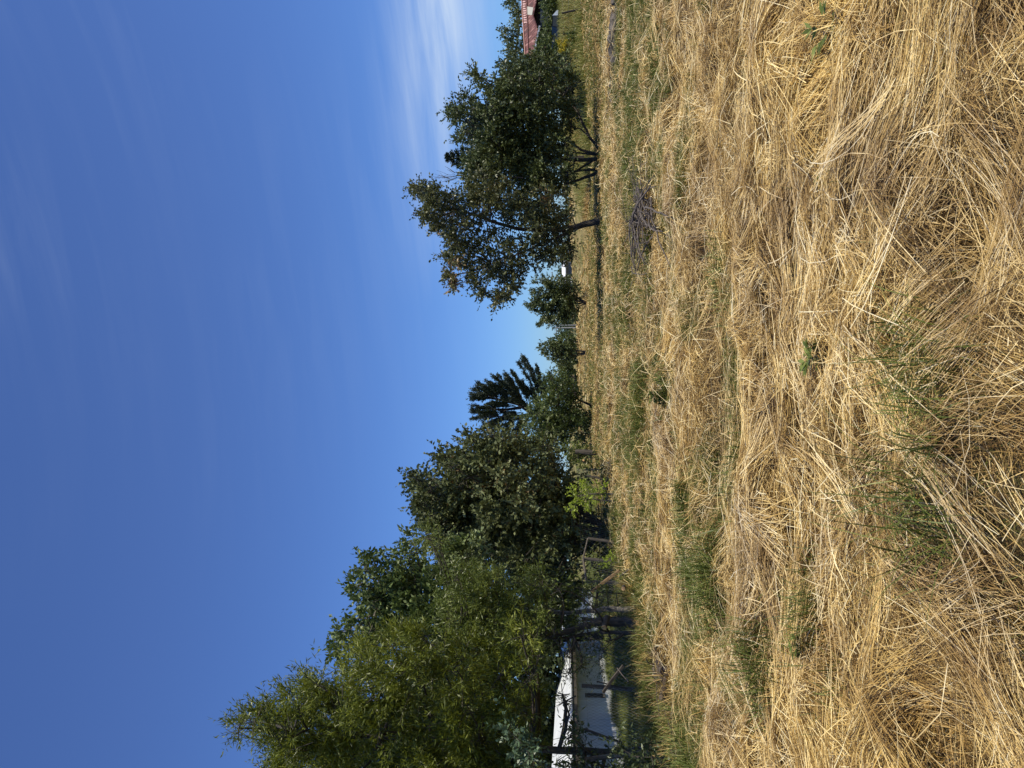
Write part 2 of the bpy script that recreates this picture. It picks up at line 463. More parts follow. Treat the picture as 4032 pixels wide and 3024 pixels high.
LEFT_EDGE = lambda y: -3.9 - 0.035 * y
def straw_layers():
    parts = []
    def mat_layer(n, d0, d1, w, L0, L1, S, jit, lay, tb, tj, tilt=0.06):
        x, y = wedge(n, d0, d1)
        keep = (rng.rand(n) > green_mask(x, y) * 0.55) & (x > LEFT_EDGE(y) - rng.rand(n) * 0.7)
        keep &= ~((x > 12) & (y > 50) & (rng.rand(n) < 0.5))
        x, y = x[keep], y[keep]; n = len(x)
        yaw = flow(x, y) + rng.randn(n) * jit + (rng.rand(n) < 0.5) * math.pi
        L = L0 + (L1 - L0) * rng.rand(n) ** 1.5
        wv = w * (0.6 + 0.8 * rng.rand(n)) * np.clip(y / ((d0 + d1) / 2), 0.6, 1.5)
        pitch = rng.randn(n) * tilt; bend = rng.randn(n) * 0.22 + (rng.rand(n) < .12) * rng.randn(n) * .9; pb = -pitch * 1.2 + rng.randn(n) * 0.12
        clump = fbm(x * 1.6 + 50, y * 1.9, 3)
        pit = sstep(0.38, 0.62, fbm(x * 4.2 + 11, y * 4.6 + 3, 2))
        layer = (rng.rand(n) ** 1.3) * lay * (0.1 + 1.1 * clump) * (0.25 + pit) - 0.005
        P = np.stack([x, y, np.zeros(n)], 1)
        V, Q = strips(P, yaw, pitch, L, wv, S, bend, pb, rng.rand(n) * 2.2 - 1.1, True, layer)
        hue = fbm(x * 0.9 + 5, y * 1.1 + 70, 2)
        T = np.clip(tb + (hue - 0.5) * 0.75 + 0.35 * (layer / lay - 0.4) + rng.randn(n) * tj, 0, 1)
        parts.append((V, Q, np.repeat(T, S)))
    # near to far
    mat_layer(210000, 1.6, 6.2, 0.0029, 0.03, 0.30, 4, 0.75, 0.14, 0.44, 0.26, 0.22)
    mat_layer(330000, 6.0, 12.5, 0.0042, 0.04, 0.25, 3, 1.0, 0.16, 0.45, 0.27, 0.38)
    mat_layer(400000, 12, 26, 0.0080, 0.07, 0.25, 2, 1.3, 0.18, 0.46, 0.27, 0.60)
    mat_layer(210000, 25, 62, 0.018, 0.12, 0.42, 2, 1.3, 0.16, 0.46, 0.24, 0.5)
    mat_layer(40000, 60, 150, 0.06, 0.4, 1.0, 1, 1.5, 0.14, 0.48, 0.22, 0.2)
    # combed bundles lying over each other
    def bundles(nb, d0, d1, w, per, S, L0, L1, spread):
        x, y = wedge(nb, d0, d1)
        k = (x > LEFT_EDGE(y) + 0.2) & (rng.rand(nb) > green_mask(x, y) * 0.6); x, y = x[k], y[k]; nb = len(x)
        yaw0 = flow(x, y) + rng.randn(nb) * 0.55
        L = L0 + (L1 - L0) * rng.rand(nb)
        N = nb * per
        rep = lambda a: np.repeat(a, per)
        off = rng.randn(N) * rep(spread * (0.7 + 1.5 * rng.rand(nb)))
        al = rng.randn(N) * rep(L) * 0.28
        yw = rep(yaw0)
        px = rep(x) - np.sin(yw) * off + np.cos(yw) * al; py = rep(y) + np.cos(yw) * off + np.sin(yw) * al
        Ls = rep(L) * (0.5 + 0.6 * rng.rand(N))
        bend = rep(rng.randn(nb) * 0.25) + rng.randn(N) * 0.15
        yaw = yw + rng.randn(N) * 0.19
        px -= np.cos(yaw) * Ls / 2; py -= np.sin(yaw) * Ls / 2
        lay = rep(0.04 + 0.07 * rng.rand(nb)) * np.exp(-(off / (spread * 2.4)) ** 2) + rng.rand(N) * 0.035
        pitch = rng.randn(N) * 0.05 + rep(rng.randn(nb) * 0.05)
        wv = w * (0.7 + 0.6 * rng.rand(N)) * np.clip(py / ((d0 + d1) / 2), 0.6, 1.5)
        V, Q = strips(np.stack([px, py, np.zeros(N)], 1), yaw, pitch, Ls, wv, S, bend, -pitch * 1.5, rng.rand(N) * 1.6 - 0.8, True, lay)
        T = np.clip(rep(0.40 + 0.36 * rng.rand(nb)) + rng.randn(N) * 0.20, 0, 1)
        parts.append((V, Q, np.repeat(T, S)))
    bundles(400, 1.8, 6.5, 0.0029, 70, 5, 0.35, 0.80, 0.05)
    bundles(1200, 6, 13, 0.0043, 40, 4, 0.25, 0.6, 0.06)
    bundles(1700, 13, 28, 0.008, 20, 3, 0.3, 0.65, 0.09)
    bundles(900, 28, 60, 0.018, 10, 2, 0.4, 0.8, 0.14)
    # long bright loose stalks on top, some sticking up
    def loose(n, d0, d1, w, S, up):
        x, y = wedge(n, d0, d1); k = x > LEFT_EDGE(y); x, y = x[k], y[k]; n = len(x)
        yaw = rng.rand(n) * 6.283; pitch = np.abs(rng.randn(n)) * up
        L = 0.25 + 0.5 * rng.rand(n)
        lay = 0.06 + 0.06 * rng.rand(n)
        kink = (rng.rand(n) < 0.25) * rng.randn(n) * 1.6
        wv = w * (0.8 + 0.5 * rng.rand(n)) * np.clip(y / ((d0 + d1) / 2), 0.6, 1.5)
        V, Q = strips(np.stack([x, y, np.zeros(n)], 1), yaw, pitch, L, wv, S, kink + rng.randn(n) * 0.2, -pitch * 1.6, rng.rand(n) - 0.5, True, lay)
        T = np.clip(0.85 + rng.randn(n) * 0.12, 0, 1)
        parts.append((V, Q, np.repeat(T, S)))
    loose(1500, 1.8, 6.5, 0.0038, 4, 0.14)
    loose(4000, 6.5, 14, 0.0052, 3, 0.25)
    loose(9000, 14, 30, 0.008, 3, 0.45)
    # the eye-catching pale sheaf in the foreground
    for (px, py, a, n, L) in ((3560, 880, 2.05, 9, 0.9), (3200, 450, 1.9, 9, 0.8), (3700, 1010, 2.5, 8, 0.7), (3420, 1890, 1.2, 14, 0.7), (3500, 560, 1.8, 14, 0.8)):
        c = at(px, py, gd(px))
        n = int(n)
        yaw = a + rng.randn(n) * 0.16
        off = rng.randn(n) * 0.03
        P = np.stack([c.x - np.sin(yaw) * off - np.cos(yaw) * L / 2, c.y + np.cos(yaw) * off - np.sin(yaw) * L / 2, np.zeros(n)], 1)
        V, Q = strips(P, yaw, rng.randn(n) * 0.03, L * (0.6 + 0.5 * rng.rand(n)), np.full(n, 0.0040), 5, rng.randn(n) * 0.35, rng.randn(n) * 0.04, rng.rand(n) * 0.8 - 0.4, True, 0.11 + 0.05 * rng.rand(n))
        parts.append((V, Q, np.repeat(np.clip(0.85 + rng.randn(n) * 0.12, 0, 1), 5)))
    V, Q, T = cat_mesh(parts)
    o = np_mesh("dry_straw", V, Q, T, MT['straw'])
    tag(o, "loose golden dry straw lying matted and combed over the whole field", "straw", kind="stuff")
straw_layers()

# ------------------------------------------------------------------ green grass
def blades(x, y, Lm, w, S, lean, yaw=None, tb=0.4, z=None):
    n = len(x)
    yaw = rng.rand(n) * 6.283 if yaw is None else yaw
    L = Lm * (0.45 + 0.8 * rng.rand(n))
    pitch = np.clip(1.45 - np.abs(rng.randn(n)) * lean, 0.25, 1.5)
    P = np.stack([x, y, ground_h(x, y) if z is None else z], 1)
    V, Q = strips(P, yaw, pitch, L, w * (0.7 + 0.6 * rng.rand(n)), S, rng.randn(n) * 0.3, -np.abs(rng.randn(n)) * 0.9 - 0.2, rng.rand(n) * 0.6 - 0.3, taper=True)
    T = np.clip(tb + rng.randn(n) * 0.22, 0, 1)
    return V, Q, np.repeat(T, S)

def green_grass():
    parts = []
    def lay(n, d0, d1, L, w, S, thr=0.15):
        x, y = wedge(n, d0, d1)
        g = green_mask(x, y)
        k = rng.rand(n) < sstep(thr, 0.9, g); x, y = x[k], y[k]
        parts.append(blades(x, y, L, w, S, 0.55))
    lay(60000, 1.8, 7, 0.13, 0.0032, 3)
    lay(330000, 6.5, 14, 0.16, 0.0058, 3)
    lay(520000, 13, 28, 0.24, 0.011, 2)
    lay(190000, 27, 65, 0.20, 0.030, 2)
    lay(20000, 64, 160, 0.3, 0.10, 1)
    # sparse single blades poking through the straw
    x, y = wedge(2500, 2.2, 14); parts.append(blades(x, y, 0.15, 0.0045, 3, 0.5))
    # spiky patches seen in the photograph: (px, py, radius m, blades, length)
    for px, py, r, n, L in ((2880, 2310, .42, 700, .36), (3070, 2620, .32, 420, .30), (3240, 2390, .26, 300, .24), (2690, 1520, .35, 300, .24),
                            (2860, 1100, .40, 340, .25), (2600, 1050, .55, 420, .22), (3760, 1420, .17, 170, .26), (3880, 1690, .16, 110, .20), (3800, 2030, .22, 130, .42), (3830, 1980, .2, 90, .38), (3860, 1440, .2, 130, .24), (3420, 1960, .12, 40, .2),
                            (2950, 1860, .3, 200, .2), (2740, 2160, .4, 260, .24), (3200, 1080, .12, 60, .14), (2760, 1960, .4, 220, .22), (3560, 2330, .12, 50, .16),
                            (2840, 2820, .4, 300, .25), (3360, 2700, .15, 60, .2), (2620, 300, .6, 420, .2), (2560, 620, .7, 500, .22), (2480, 1250, .6, 300, .2)):
        c = at(px, py, gd(px))
        n = int(n * (0.55 if px > 3300 else 0.9)); r = r * 1.2; L = L * (1.0 if px < 3300 else 1.1)
        a = rng.rand(n) * 6.283; rr = r * np.sqrt(rng.rand(n)) * (0.3 + 0.7 * rng.rand(n))
        x = c.x + np.cos(a) * rr * 1.3; y = c.y + np.sin(a) * rr
        w = max(0.0036, 0.75 * c.y / 762)
        parts.append(blades(x, y, L, w * (1.15 if px < 3300 else 1.5), 4, 0.6, tb=0.35, z=ground_h(x, y) + .04))
    # tall rank grass under the trees on the left
    n = 19000
    y = 8.5 + 34 * rng.rand(n) ** 1.3
    x = LEFT_EDGE(y) - 0.3 - np.abs(rng.randn(n)) * 1.5
    parts.append(blades(x, y, 0.42, 0.012, 3, 0.6, tb=0.5))
    # verge beyond the right-hand field, up to the fence
    n = 30000
    y = 50 + 15 * rng.rand(n); x = 14 + 24 * rng.rand(n)
    parts.append(blades(x, y, 0.75, 0.035, 2, 0.5, tb=0.75))
    V, Q, T = cat_mesh(parts)
    o = np_mesh("green_grass", V, Q, T, MT['green'])
    tag(o, "green grass blades growing up through the straw in patches and verges", "grass", kind="stuff")
green_grass()
def dry_verge():
    n = 17000
    y = 10.5 + 28 * rng.rand(n) ** 1.3
    x = LEFT_EDGE(y) - 0.1 - np.abs(rng.randn(n)) * 1.4
    a = blades(x, y, 0.42, 0.009, 3, 0.9, tb=0.4)
    n = 14000
    y = 51 + 14 * rng.rand(n); x = 13 + 25 * rng.rand(n)
    b = blades(x, y, 0.6, 0.035, 2, 0.6, tb=0.4)
    V, Q, T = cat_mesh([a, b])
    o = np_mesh("dry_grass", V, Q, T, MT['straw'])
    tag(o, "standing dry grass stems along the tree line and fence verge", "dry grass", kind="stuff")
dry_verge()

# ------------------------------------------------------------------ trees
def leaf_quads(B, D, l, w, fold=0.18, up=0.6):
    n = len(B)
    D = D / np.linalg.norm(D, axis=1, keepdims=True)
    r = rng.randn(n, 3); r[:, 2] += up * 1.6
    S = np.cross(D, r); S /= np.linalg.norm(S, axis=1, keepdims=True) + 1e-9
    N = np.cross(S, D)
    l = l[:, None]; w = w[:, None]
    mid = B + D * l * 0.45
    V = np.stack([B, mid + S * w * .5 + N * w * fold, B + D * l, mid - S * w * .5 + N * w * fold], 1)
    Q = np.arange(n * 4).reshape(n, 4)
    return V.reshape(-1, 3), Q

DENS = 4.2
SUB = 26
NLEAF = [0]
def crown(clumps, twigs_per_m3, tw_len, leaves_per_twig, ll, lw, tint=0.5, droop=0.0, updir=0.35, min_tw=10, shell=0.42, spread=0.05, sil=0.45, zmin=None, zkeep=0, subn=None):
    """clumps: (cx, cy, cz, rx, ry, rz, tintshift). leafy sprays grown outward from each clump"""
    Bs, Ds, Ls, Ts, TW = [], [], [], [], []
    for (cx, cy, cz, rx, ry, rz, ts) in clumps:
        vol = 4.19 * rx * ry * rz
        nt_ = max(min_tw, int(DENS * twigs_per_m3 * vol))
        ns = max(3, int(nt_ / (subn or SUB))) if nt_ > 30 else 0
        d = rng.randn(nt_, 3)
        if ns:
            sc = rng.randn(ns, 3); sc[:, 2] += 0.15; sc /= np.linalg.norm(sc, axis=1, keepdims=True)
            sid = rng.randint(0, ns, nt_)
            free = rng.rand(nt_) < 0.22
            d = np.where(free[:, None], d, sc[sid] + rng.randn(nt_, 3) * 0.20)
            st_ = (rng.randn(ns) * 0.12)[sid]; sr = (rng.rand(ns) ** 0.5)[sid]
        d /= np.linalg.norm(d, axis=1, keepdims=True)
        # lumpy radius
        lump = 0.78 + 0.44 * fbm(d[:, 0] * 2.2 + cx * 3, d[:, 1] * 2.2 + d[:, 2] * 1.7 + cz * 3, 2)
        r = rng.rand(nt_) ** shell * lump
        if ns: r = np.where(free, r, (0.35 + 0.65 * sr + rng.randn(nt_) * 0.13).clip(0.05, 1.15) * lump)
        root = np.array([cx, cy, cz]) + d * r[:, None] * np.array([rx, ry, rz]) * 0.85
        td = d + rng.randn(nt_, 3) * 0.55; td[:, 2] += updir
        td /= np.linalg.norm(td, axis=1, keepdims=True)
        tl = tw_len * (0.5 + 0.9 * rng.rand(nt_)) * (1 + sil * (rng.rand(nt_) < 0.12))
        k = leaves_per_twig
        t = (np.arange(k)[None, :] + rng.rand(nt_, k)) / k
        P = root[:, None] + td[:, None] * (t * tl[:, None])[:, :, None]
        P[:, :, 2] -= droop * (t * tl[:, None]) ** 2
        P = P + rng.randn(nt_, k, 3) * spread * tw_len
        LD = td[:, None] * 0.9 + rng.randn(nt_, k, 3) * 0.65
        LD[:, :, 2] -= droop * 1.2
        Bs.append(P.reshape(-1, 3)); Ds.append(LD.reshape(-1, 3))
        tt = tint + ts + rng.randn(nt_) * 0.10 + (st_ if ns else 0)
        Ts.append((tt[:, None] + rng.randn(nt_, k) * 0.12).reshape(-1))
        m = min(nt_, 26)
        TW.append((root[:m], td[:m], tl[:m]))
    B = np.concatenate(Bs); D = np.concatenate(Ds); T = np.clip(np.concatenate(Ts), 0, 1)
    if zmin is not None:
        kk = (B[:, 2] > zmin) | (rng.rand(len(B)) < zkeep); B, D, T = B[kk], D[kk], T[kk]
    n = len(B); NLEAF[0] += n
    V, Q = leaf_quads(B, D, 1.15 * ll * (0.6 + 0.7 * rng.rand(n)), lw * (0.7 + 0.6 * rng.rand(n)))
    return V, Q, T, TW

def px_clumps(lst, D, depth=1.0, yr=1.0, dup=1, tj=0.10):
    """turn a crown survey in picture pixels (px, py, radius[, tint]) into solid clumps at real distance"""
    out = []
    for c in lst:
        px, py, r = c[:3]; ts = c[3] if len(c) > 3 else 0.0
        for k in range(dup):
            Dk = D + (random.uniform(-1, 1) * depth if dup == 1 else depth * ((k + 0.5) / dup * 2 - 1) + random.uniform(-.3, .3) * depth)
            p = at(px + (random.uniform(-.2, .2) * r if k else 0), py + (random.uniform(-.2, .2) * r if k else 0), Dk)
            rr = r / F * Dk
            out.append((p.x, p.y, p.z, rr, rr * yr, rr, ts + random.uniform(-tj, tj)))
    return out

def tree(name, label, catg, D, surv, leafm, dens, tw, k, ll, lw, trunks, bark='bark_dark', depth=1.2, dup=1, limbs=True, group=None, trunk_r=0.12,
         limb_r=0.035, **kw):
    root = thing(name, label, catg, group=group)
    cl = px_clumps(surv, D, depth, dup=dup, tj=kw.pop('tj', 0.10))
    V, Q, T, TW = crown(cl, dens, tw, k, ll, lw, **kw)
    np_mesh("crown", V, Q, T, leafm, root)
    mb = MB()
    tops = []
    for tr in trunks:
        r0 = tr[0]; pts = [at(*p) if len(p) == 3 else at(p[0], p[1], D) for p in tr[1]]
        pts[0].z = min(pts[0].z, float(ground_h(pts[0].x, pts[0].y)) - 0.03) if tr[2:] == () else pts[0].z
        dense = []
        for a, b in zip(pts[:-1], pts[1:]):
            for q in range(4):
                p = a.lerp(b, q / 4)
                p = p + Vector([random.uniform(-1, 1) * r0 * 0.22 for _ in range(3)]) if dense else p
                dense.append(p)
        dense.append(pts[-1])
        n = len(dense)
        mb.tube(dense, [r0 * (1 - 0.72 * i / (n - 1)) * (1.35 if i == 0 else 1) for i in range(n)], 8)
        tops.append((dense, r0))
    if limbs and tops:
        for c in cl:
            cc = Vector(c[:3])
            dense, r0 = min(tops, key=lambda q: (q[0][-1] - cc).length)
            cand = [p for p in dense if p.z < cc.z + 0.2] or [dense[-1]]
            s = min(cand[len(cand) // 3:] or cand, key=lambda p: (p - cc).length)
            lr = min(limb_r, r0 * 0.5)
            mb.tube(curve_path(s, cc, 0.06, 6, 0.10), [lr * (1 - 0.75 * i / 6) for i in range(7)], 5, cap=False)
    # twigs
    for (ro, td, tl) in TW:
        for i in range(0, len(ro), 3):
            a = Vector(ro[i]) - Vector(td[i]) * float(tl[i]) * 0.6; b = Vector(ro[i]) + Vector(td[i]) * float(tl[i]) * 0.85
            mb.tube([a, (a + b) / 2 + Vector((0, 0, .02)), b], [limb_r * .22, limb_r * .16, limb_r * .06], 3, cap=False)
    if mb.v: mb.build("trunk", MT[bark], root, smooth=True)
    return root

# 1 the tall yellow-green tree at the left edge
tree("acacia_tree", "tallest yellow-green feathery tree at the near left of the tree line, above the white shed", "tree", 14.3,
     [(940,2868,38),(985,2850,55),(1040,2870,80),(1075,2800,55),(1130,2910,100),(1170,2780,90),(1240,2860,125),(1205,2990,110),(1240,2700,60),(1320,2720,110),(1370,2840,135),(1380,2990,130),
      (1420,2610,90),(1490,2730,140),(1520,2880,120),(1560,3020,120),(1540,2540,70),(1600,2610,110),(1650,2740,130),(1700,2870,120),(1720,3010,120),(1700,2560,90),
      (1800,2640,120),(1840,2780,120),(1880,2920,120),(1900,3040,110),(1860,2560,60),(1960,2660,100),(2020,2780,110),(2060,2940,100),(2050,2500,52,.2),(2090,2530,45,.2),(2065,2680,60,.1),(2060,2800,60),
      (2100,2950,60),(1150,3110,120),(1350,3130,130),(1550,3160,130),(1750,3160,130),(1950,3160,130),(2120,3120,110),(2215,2735,14),(2230,2765,12),(2245,2900,16),(2250,2960,50),(2290,3010,50),(2095,2600,36),(2330,3050,60)],
     MT['acacia'], 46, 0.34, 15, 0.105, 0.021,
     [(0.09, [(2590, 2960, 14), (2300, 2960), (1900, 2930), (1500, 2900), (1150, 2890)])], depth=2.2, tint=0.44, tj=.17, updir=0.5, trunk_r=.2, limb_r=0.04, dup=2, zmin=2.0, zkeep=.05, subn=60)

# 3 willow-like tree with the curved trunk in front of the shed
tree("willow_tree", "olive-green fine-leaved tree with dark curved trunk rising in front of the white shed", "tree", 16.8,
     [(1685,2110,42,.2),(1730,2140,45,.15),(1800,2270,75),(1850,2390,110),(1760,2450,90),(1950,2330,100),(1975,2460,110),(1880,2520,80),(2080,2390,90),(2120,2290,70),(2150,2430,70),(2060,2530,80),
      (2200,2320,42),(2180,2520,45),(1860,2290,60,.15),(2230,2580,22),(2300,2440,22),(2370,2560,20),(2290,2620,22),(2330,2520,24),(2240,2650,20)],
     MT['willow'], 45, 0.32, 13, 0.085, 0.020,
     [(0.11, [(2535, 2478, 16.2), (2465, 2450), (2345, 2448), (2230, 2490), (2110, 2508), (1900, 2520), (1780, 2450)]),
      (0.045, [(2530, 2490, 16.1), (2340, 2490), (2230, 2510), (2115, 2512), (1950, 2440)])], depth=2.0, tint=0.46, dup=3, zmin=2.0, zkeep=.3, subn=45, droop=0.25, limb_r=0.03)
# 2 broadleaf behind
tree("poplar_tree", "glossy large-leaved tree whose pale sprigs stand against the sky between two darker crowns", "tree", 19.5,
     [(1410,2305,26),(1450,2300,30),(1440,2240,22),(1470,2200,24),(1430,2370,26),(1420,2440,26),(1480,2350,50),(1490,2420,60),(1530,2250,50),(1545,2320,70),(1560,2470,80),(1350,2485,24),(1385,2510,28),
      (1325,2555,24),(1360,2590,30),(1600,2190,55),(1640,2300,90),(1660,2420,100),(1620,2130,40,.1),(1740,2370,100),(1750,2230,80),(1840,2200,80),(1450,2500,50),(1500,2560,60)],
     MT['broad'], 30, 0.36, 10, 0.115, 0.075,
     [(0.07, [(2485, 2398, 17.5), (2380, 2400, 18), (2240, 2415, 18.6), (2080, 2400, 19), (1800, 2390), (1500, 2370)])], bark='bark_grey', depth=1.3, tint=0.5, dup=2, limb_r=0.03, sil=0.2)
# 4 the dense round tree
tree("maple_tree", "broad dense dark green round-crowned tree, the largest of the tree line, beyond the wire fence", "tree", 27,
     [(1642,1885,14),(1665,1900,20),(1655,1985,18),(1690,1960,40),(1695,2030,36),(1700,2090,40),(1720,1905,50),(1745,1980,85),(1745,2070,85),(1755,1800,16),(1790,1840,50),(1830,1795,45),(1820,1890,85),
      (1850,1990,120),(1850,2100,115),(1775,2150,60),(1860,1735,14),(1885,1765,36),(1930,1830,100),(1970,1950,125),(1980,2080,125),(1920,2200,90),(1940,1715,24),(1985,1740,40),(2040,1745,50),
      (2080,1830,100),(2090,1950,125),(2110,2080,125),(2080,2200,100),(2150,1765,50),(2190,1890,80),(2200,2010,85),(2200,2120,85),(2210,2220,60),(2255,2060,40),(2260,2140,45),(1690,1930,30),(1850,2220,60)],
     MT['dense'], 8.5, 0.50, 12, 0.125, 0.095,
     [(0.22, [(2392, 2110, 28.5), (2250, 2080), (2000, 2020), (1800, 2000)]), (0.15, [(2392, 2110, 28.5), (2250, 1980), (2000, 1880)])], depth=3.6, tint=0.48, dup=3, limb_r=0.06, sil=0.3, tj=.14, updir=.2)
# background tree added to block light and sky behind the tree line
tree("light_block_tree", "dark tree added to block light behind the white shed at the left edge", "tree", 33,
     [(1700,2900,200),(1900,3000,200),(2100,2900,180),(1800,2650,180),(2000,2550,180),(2100,2350,150),(2150,3050,180),(1500,3000,200),(2200,2700,90),(2160,2250,100),(1950,2350,150),(2180,2600,90),(2190,2800,90),(2190,2430,80),(2200,2980,90),(2150,2520,80),(2215,2330,60)],
     MT['darkgreen'], 5.5, 0.6, 12, 0.20, 0.15, [(0.2, [(2370, 2500), (2200, 2520), (1900, 2650)])], depth=2.5, tint=0.35, dup=1)
# 5 bushes further along
tree("willow_bush", "mid-green rounded bushes with a pale hazy top standing right of the dense round tree", "bush", 49,
     [(2085,1655,24,.3),(2110,1640,34,.3),(2110,1690,34,.3),(2140,1610,44,.1),(2150,1680,54,.15),(2175,1565,42),(2195,1620,62),(2205,1700,60),(2225,1550,42),(2245,1600,55),(2255,1680,58),(2190,1740,50),(2140,1740,40,.1),
      (2285,1640,40),(2290,1700,38),(2100,1745,28),(2190,1520,26),(2170,1490,16),(2215,1510,26),(2260,1540,30),(2300,1750,28)],
     MT['bushl'], 5.5, 0.6, 10, 0.17, 0.10, [(0.1, [(2335, 1640), (2280, 1670), (2200, 1660)]), (0.08, [(2330, 1600), (2270, 1570), (2200, 1590)])], depth=1.8, tint=0.5, dup=2, sil=.2)
tree("roadside_bush", "small pale upright bush at the foot of the dense tree beside leaning fence", "bush", 38,
     [(2240,1775,24),(2262,1768,24),(2280,1790,24),(2300,1775,20),(2255,1810,26),(2290,1820,22),(2320,1790,16)],
     MT['willow'], 14, 0.35, 10, 0.11, 0.06, [(0.05, [(2355, 1790), (2290, 1790)])], depth=0.5, tint=0.4, dup=2)
# 7 little tree on thin stems
tree("slender_tree", "small thin-stemmed tree standing alone far out in the middle of the field", "tree", 66,
     [(2135,1365,14),(2145,1385,14),(2160,1362,20),(2165,1395,20),(2185,1375,28),(2190,1410,20),(2208,1360,28),(2215,1400,28),(2235,1375,26),(2235,1420,20),(2210,1435,16),(2248,1395,20)],
     MT['darkgreen'], 9, 0.28, 10, 0.15, 0.10, [(0.09, [(2309, 1383), (2270, 1381), (2220, 1380)]), (0.08, [(2308, 1388), (2270, 1392), (2220, 1392)]), (0.07, [(2307, 1393), (2270, 1399), (2230, 1405)])], depth=0.8, tint=0.6, dup=2, sil=.6)
# 8 bushy multi-stem tree
tree("multi_stem_tree", "bushy little tree on a fan of dark stems beside the distant paired utility poles", "tree", 66,
     [(2082,1195,10),(2092,1215,14),(2105,1190,20),(2100,1150,12),(2110,1105,12),(2125,1160,26),(2128,1210,28),(2128,1275,12),(2145,1100,18),(2150,1140,34),(2152,1190,40),(2155,1240,34),(2170,1275,16),
      (2180,1110,28),(2185,1160,42),(2190,1215,42),(2195,1255,26),(2215,1130,36),(2220,1185,44),(2225,1235,34),(2245,1110,26),(2250,1160,34),(2250,1210,34),(2255,1250,22),(2262,1135,22)],
     MT['darkgreen'], 9, 0.30, 10, 0.15, 0.10, [(0.12, [(2312, 1190), (2280, 1185), (2200, 1170)]), (0.1, [(2312, 1189), (2285, 1194), (2200, 1200)]), (0.07, [(2311, 1191), (2285, 1178), (2245, 1160)]), (0.07, [(2311, 1192), (2290, 1202), (2255, 1220)])],
     depth=1.2, tint=0.6, dup=2, sil=.6)
# 9 russet tree
tree("russet_tree", "open-crowned tree with rusty brown-tinged leaves and one dark leaning trunk", "tree", 34,
     [(1640,750,16),(1665,748,20),(1690,765,26),(1715,750,28),(1740,785,34),(1700,800,16),(1672,845,18),(1700,862,20),(1730,850,24),(1760,810,38),(1730,895,16),(1765,885,28),(1790,790,40),(1800,850,42),(1815,910,36),
      (1840,780,46),(1850,850,36),(1780,940,12),(1800,965,16),(1770,1000,12,.2),(1795,1030,14,.2),(1775,1080,12,.2),(1790,1120,10,.2),(1835,990,26),(1850,1035,24),(1860,940,38),(1865,1075,20),(1880,1110,20),
      (1900,880,42),(1905,965,38),(1920,1030,34),(1905,1155,12),(1960,1180,12),(1985,1160,16),(1950,1080,24),(1960,920,34),(1975,990,38),(1985,1055,34),(2000,1095,22),(2030,1125,14),(2015,955,26),(2040,1010,40),
      (2045,1060,30),(2090,960,50),(2100,1025,34),(2110,900,50),(2150,1005,36),(2160,950,60),(2170,880,64),(2200,1000,30),(2215,940,46),(2225,870,50),(2235,990,20),
      (1880,740,60),(1920,800,66),(1990,770,76),(2010,850,44),(2070,800,76),(2140,790,76),(2205,790,56),(2100,860,40),(1900,700,50)],
     MT['russet'], 8.5, 0.42, 11, 0.125, 0.085,
     [(0.17, [(2378, 862, 34), (2330, 878), (2265, 895), (2180, 905), (2060, 905), (1930, 870), (1800, 820)]), (0.09, [(2300, 886, 34), (2260, 905), (2150, 950), (2040, 1000), (1930, 1040)], 1)],
     depth=3.4, dup=2, tint=0.50, limb_r=0.035, sil=.6, tj=.2, min_tw=18)
# 10 the multi-stem clump
tree("spreading_tree", "wide dark green thicket tree with six leaning stems fanning from one base", "tree", 38.5,
     [(1772,436,10),(1792,432,14),(1800,465,16),(1845,385,16),(1825,440,24),(1850,415,34),(1865,470,46),(1830,520,34),(1812,545,18),(1890,530,60),(1870,290,10),(1890,305,14),(1915,330,20),(1945,355,26),(1930,420,50),
      (1940,490,66),(1900,600,70),(1860,660,50),(1950,570,80),(1930,660,80),(1985,400,70),(2005,480,80),(2010,570,90),(2000,660,90),(1995,280,26),(2010,320,44),(2050,260,40),(2050,340,64),(2060,420,80),(2075,510,84),
      (2080,600,86),(2080,690,76),(2110,240,44),(2115,310,60),(2130,390,74),(2145,470,76),(2150,550,76),(2150,640,70),(2160,720,60),(2165,250,40),(2185,310,54),(2200,390,58),(2210,470,56),(2215,550,52),(2220,640,44),
      (2225,250,32),(2240,320,34),(2240,400,34),(2245,480,30),(2220,720,40),(2240,700,30),(1880,700,50)],
     MT['darkgreen'], 6.5, 0.48, 12, 0.145, 0.095,
     [(0.085, [(2362, 585), (2320, 540), (2270, 430), (2200, 360), (2100, 310)]), (0.055, [(2335, 555), (2290, 510), (2250, 500)], 1), (0.095, [(2360, 600), (2345, 605), (2285, 590), (2200, 520), (2050, 450)]), (0.06, [(2360, 610), (2280, 602), (2180, 590)]),
      (0.12, [(2360, 625), (2290, 628), (2170, 628), (2000, 600)]), (0.075, [(2360, 615), (2320, 640), (2260, 680), (2150, 730)]), (0.075, [(2358, 667), (2290, 672), (2200, 680), (2100, 690)]), (0.10, [(2358, 678), (2300, 700), (2230, 725), (2100, 760)])],
     depth=3.8, tint=0.5, dup=2, limb_r=0.05, sil=.5, tj=.18)
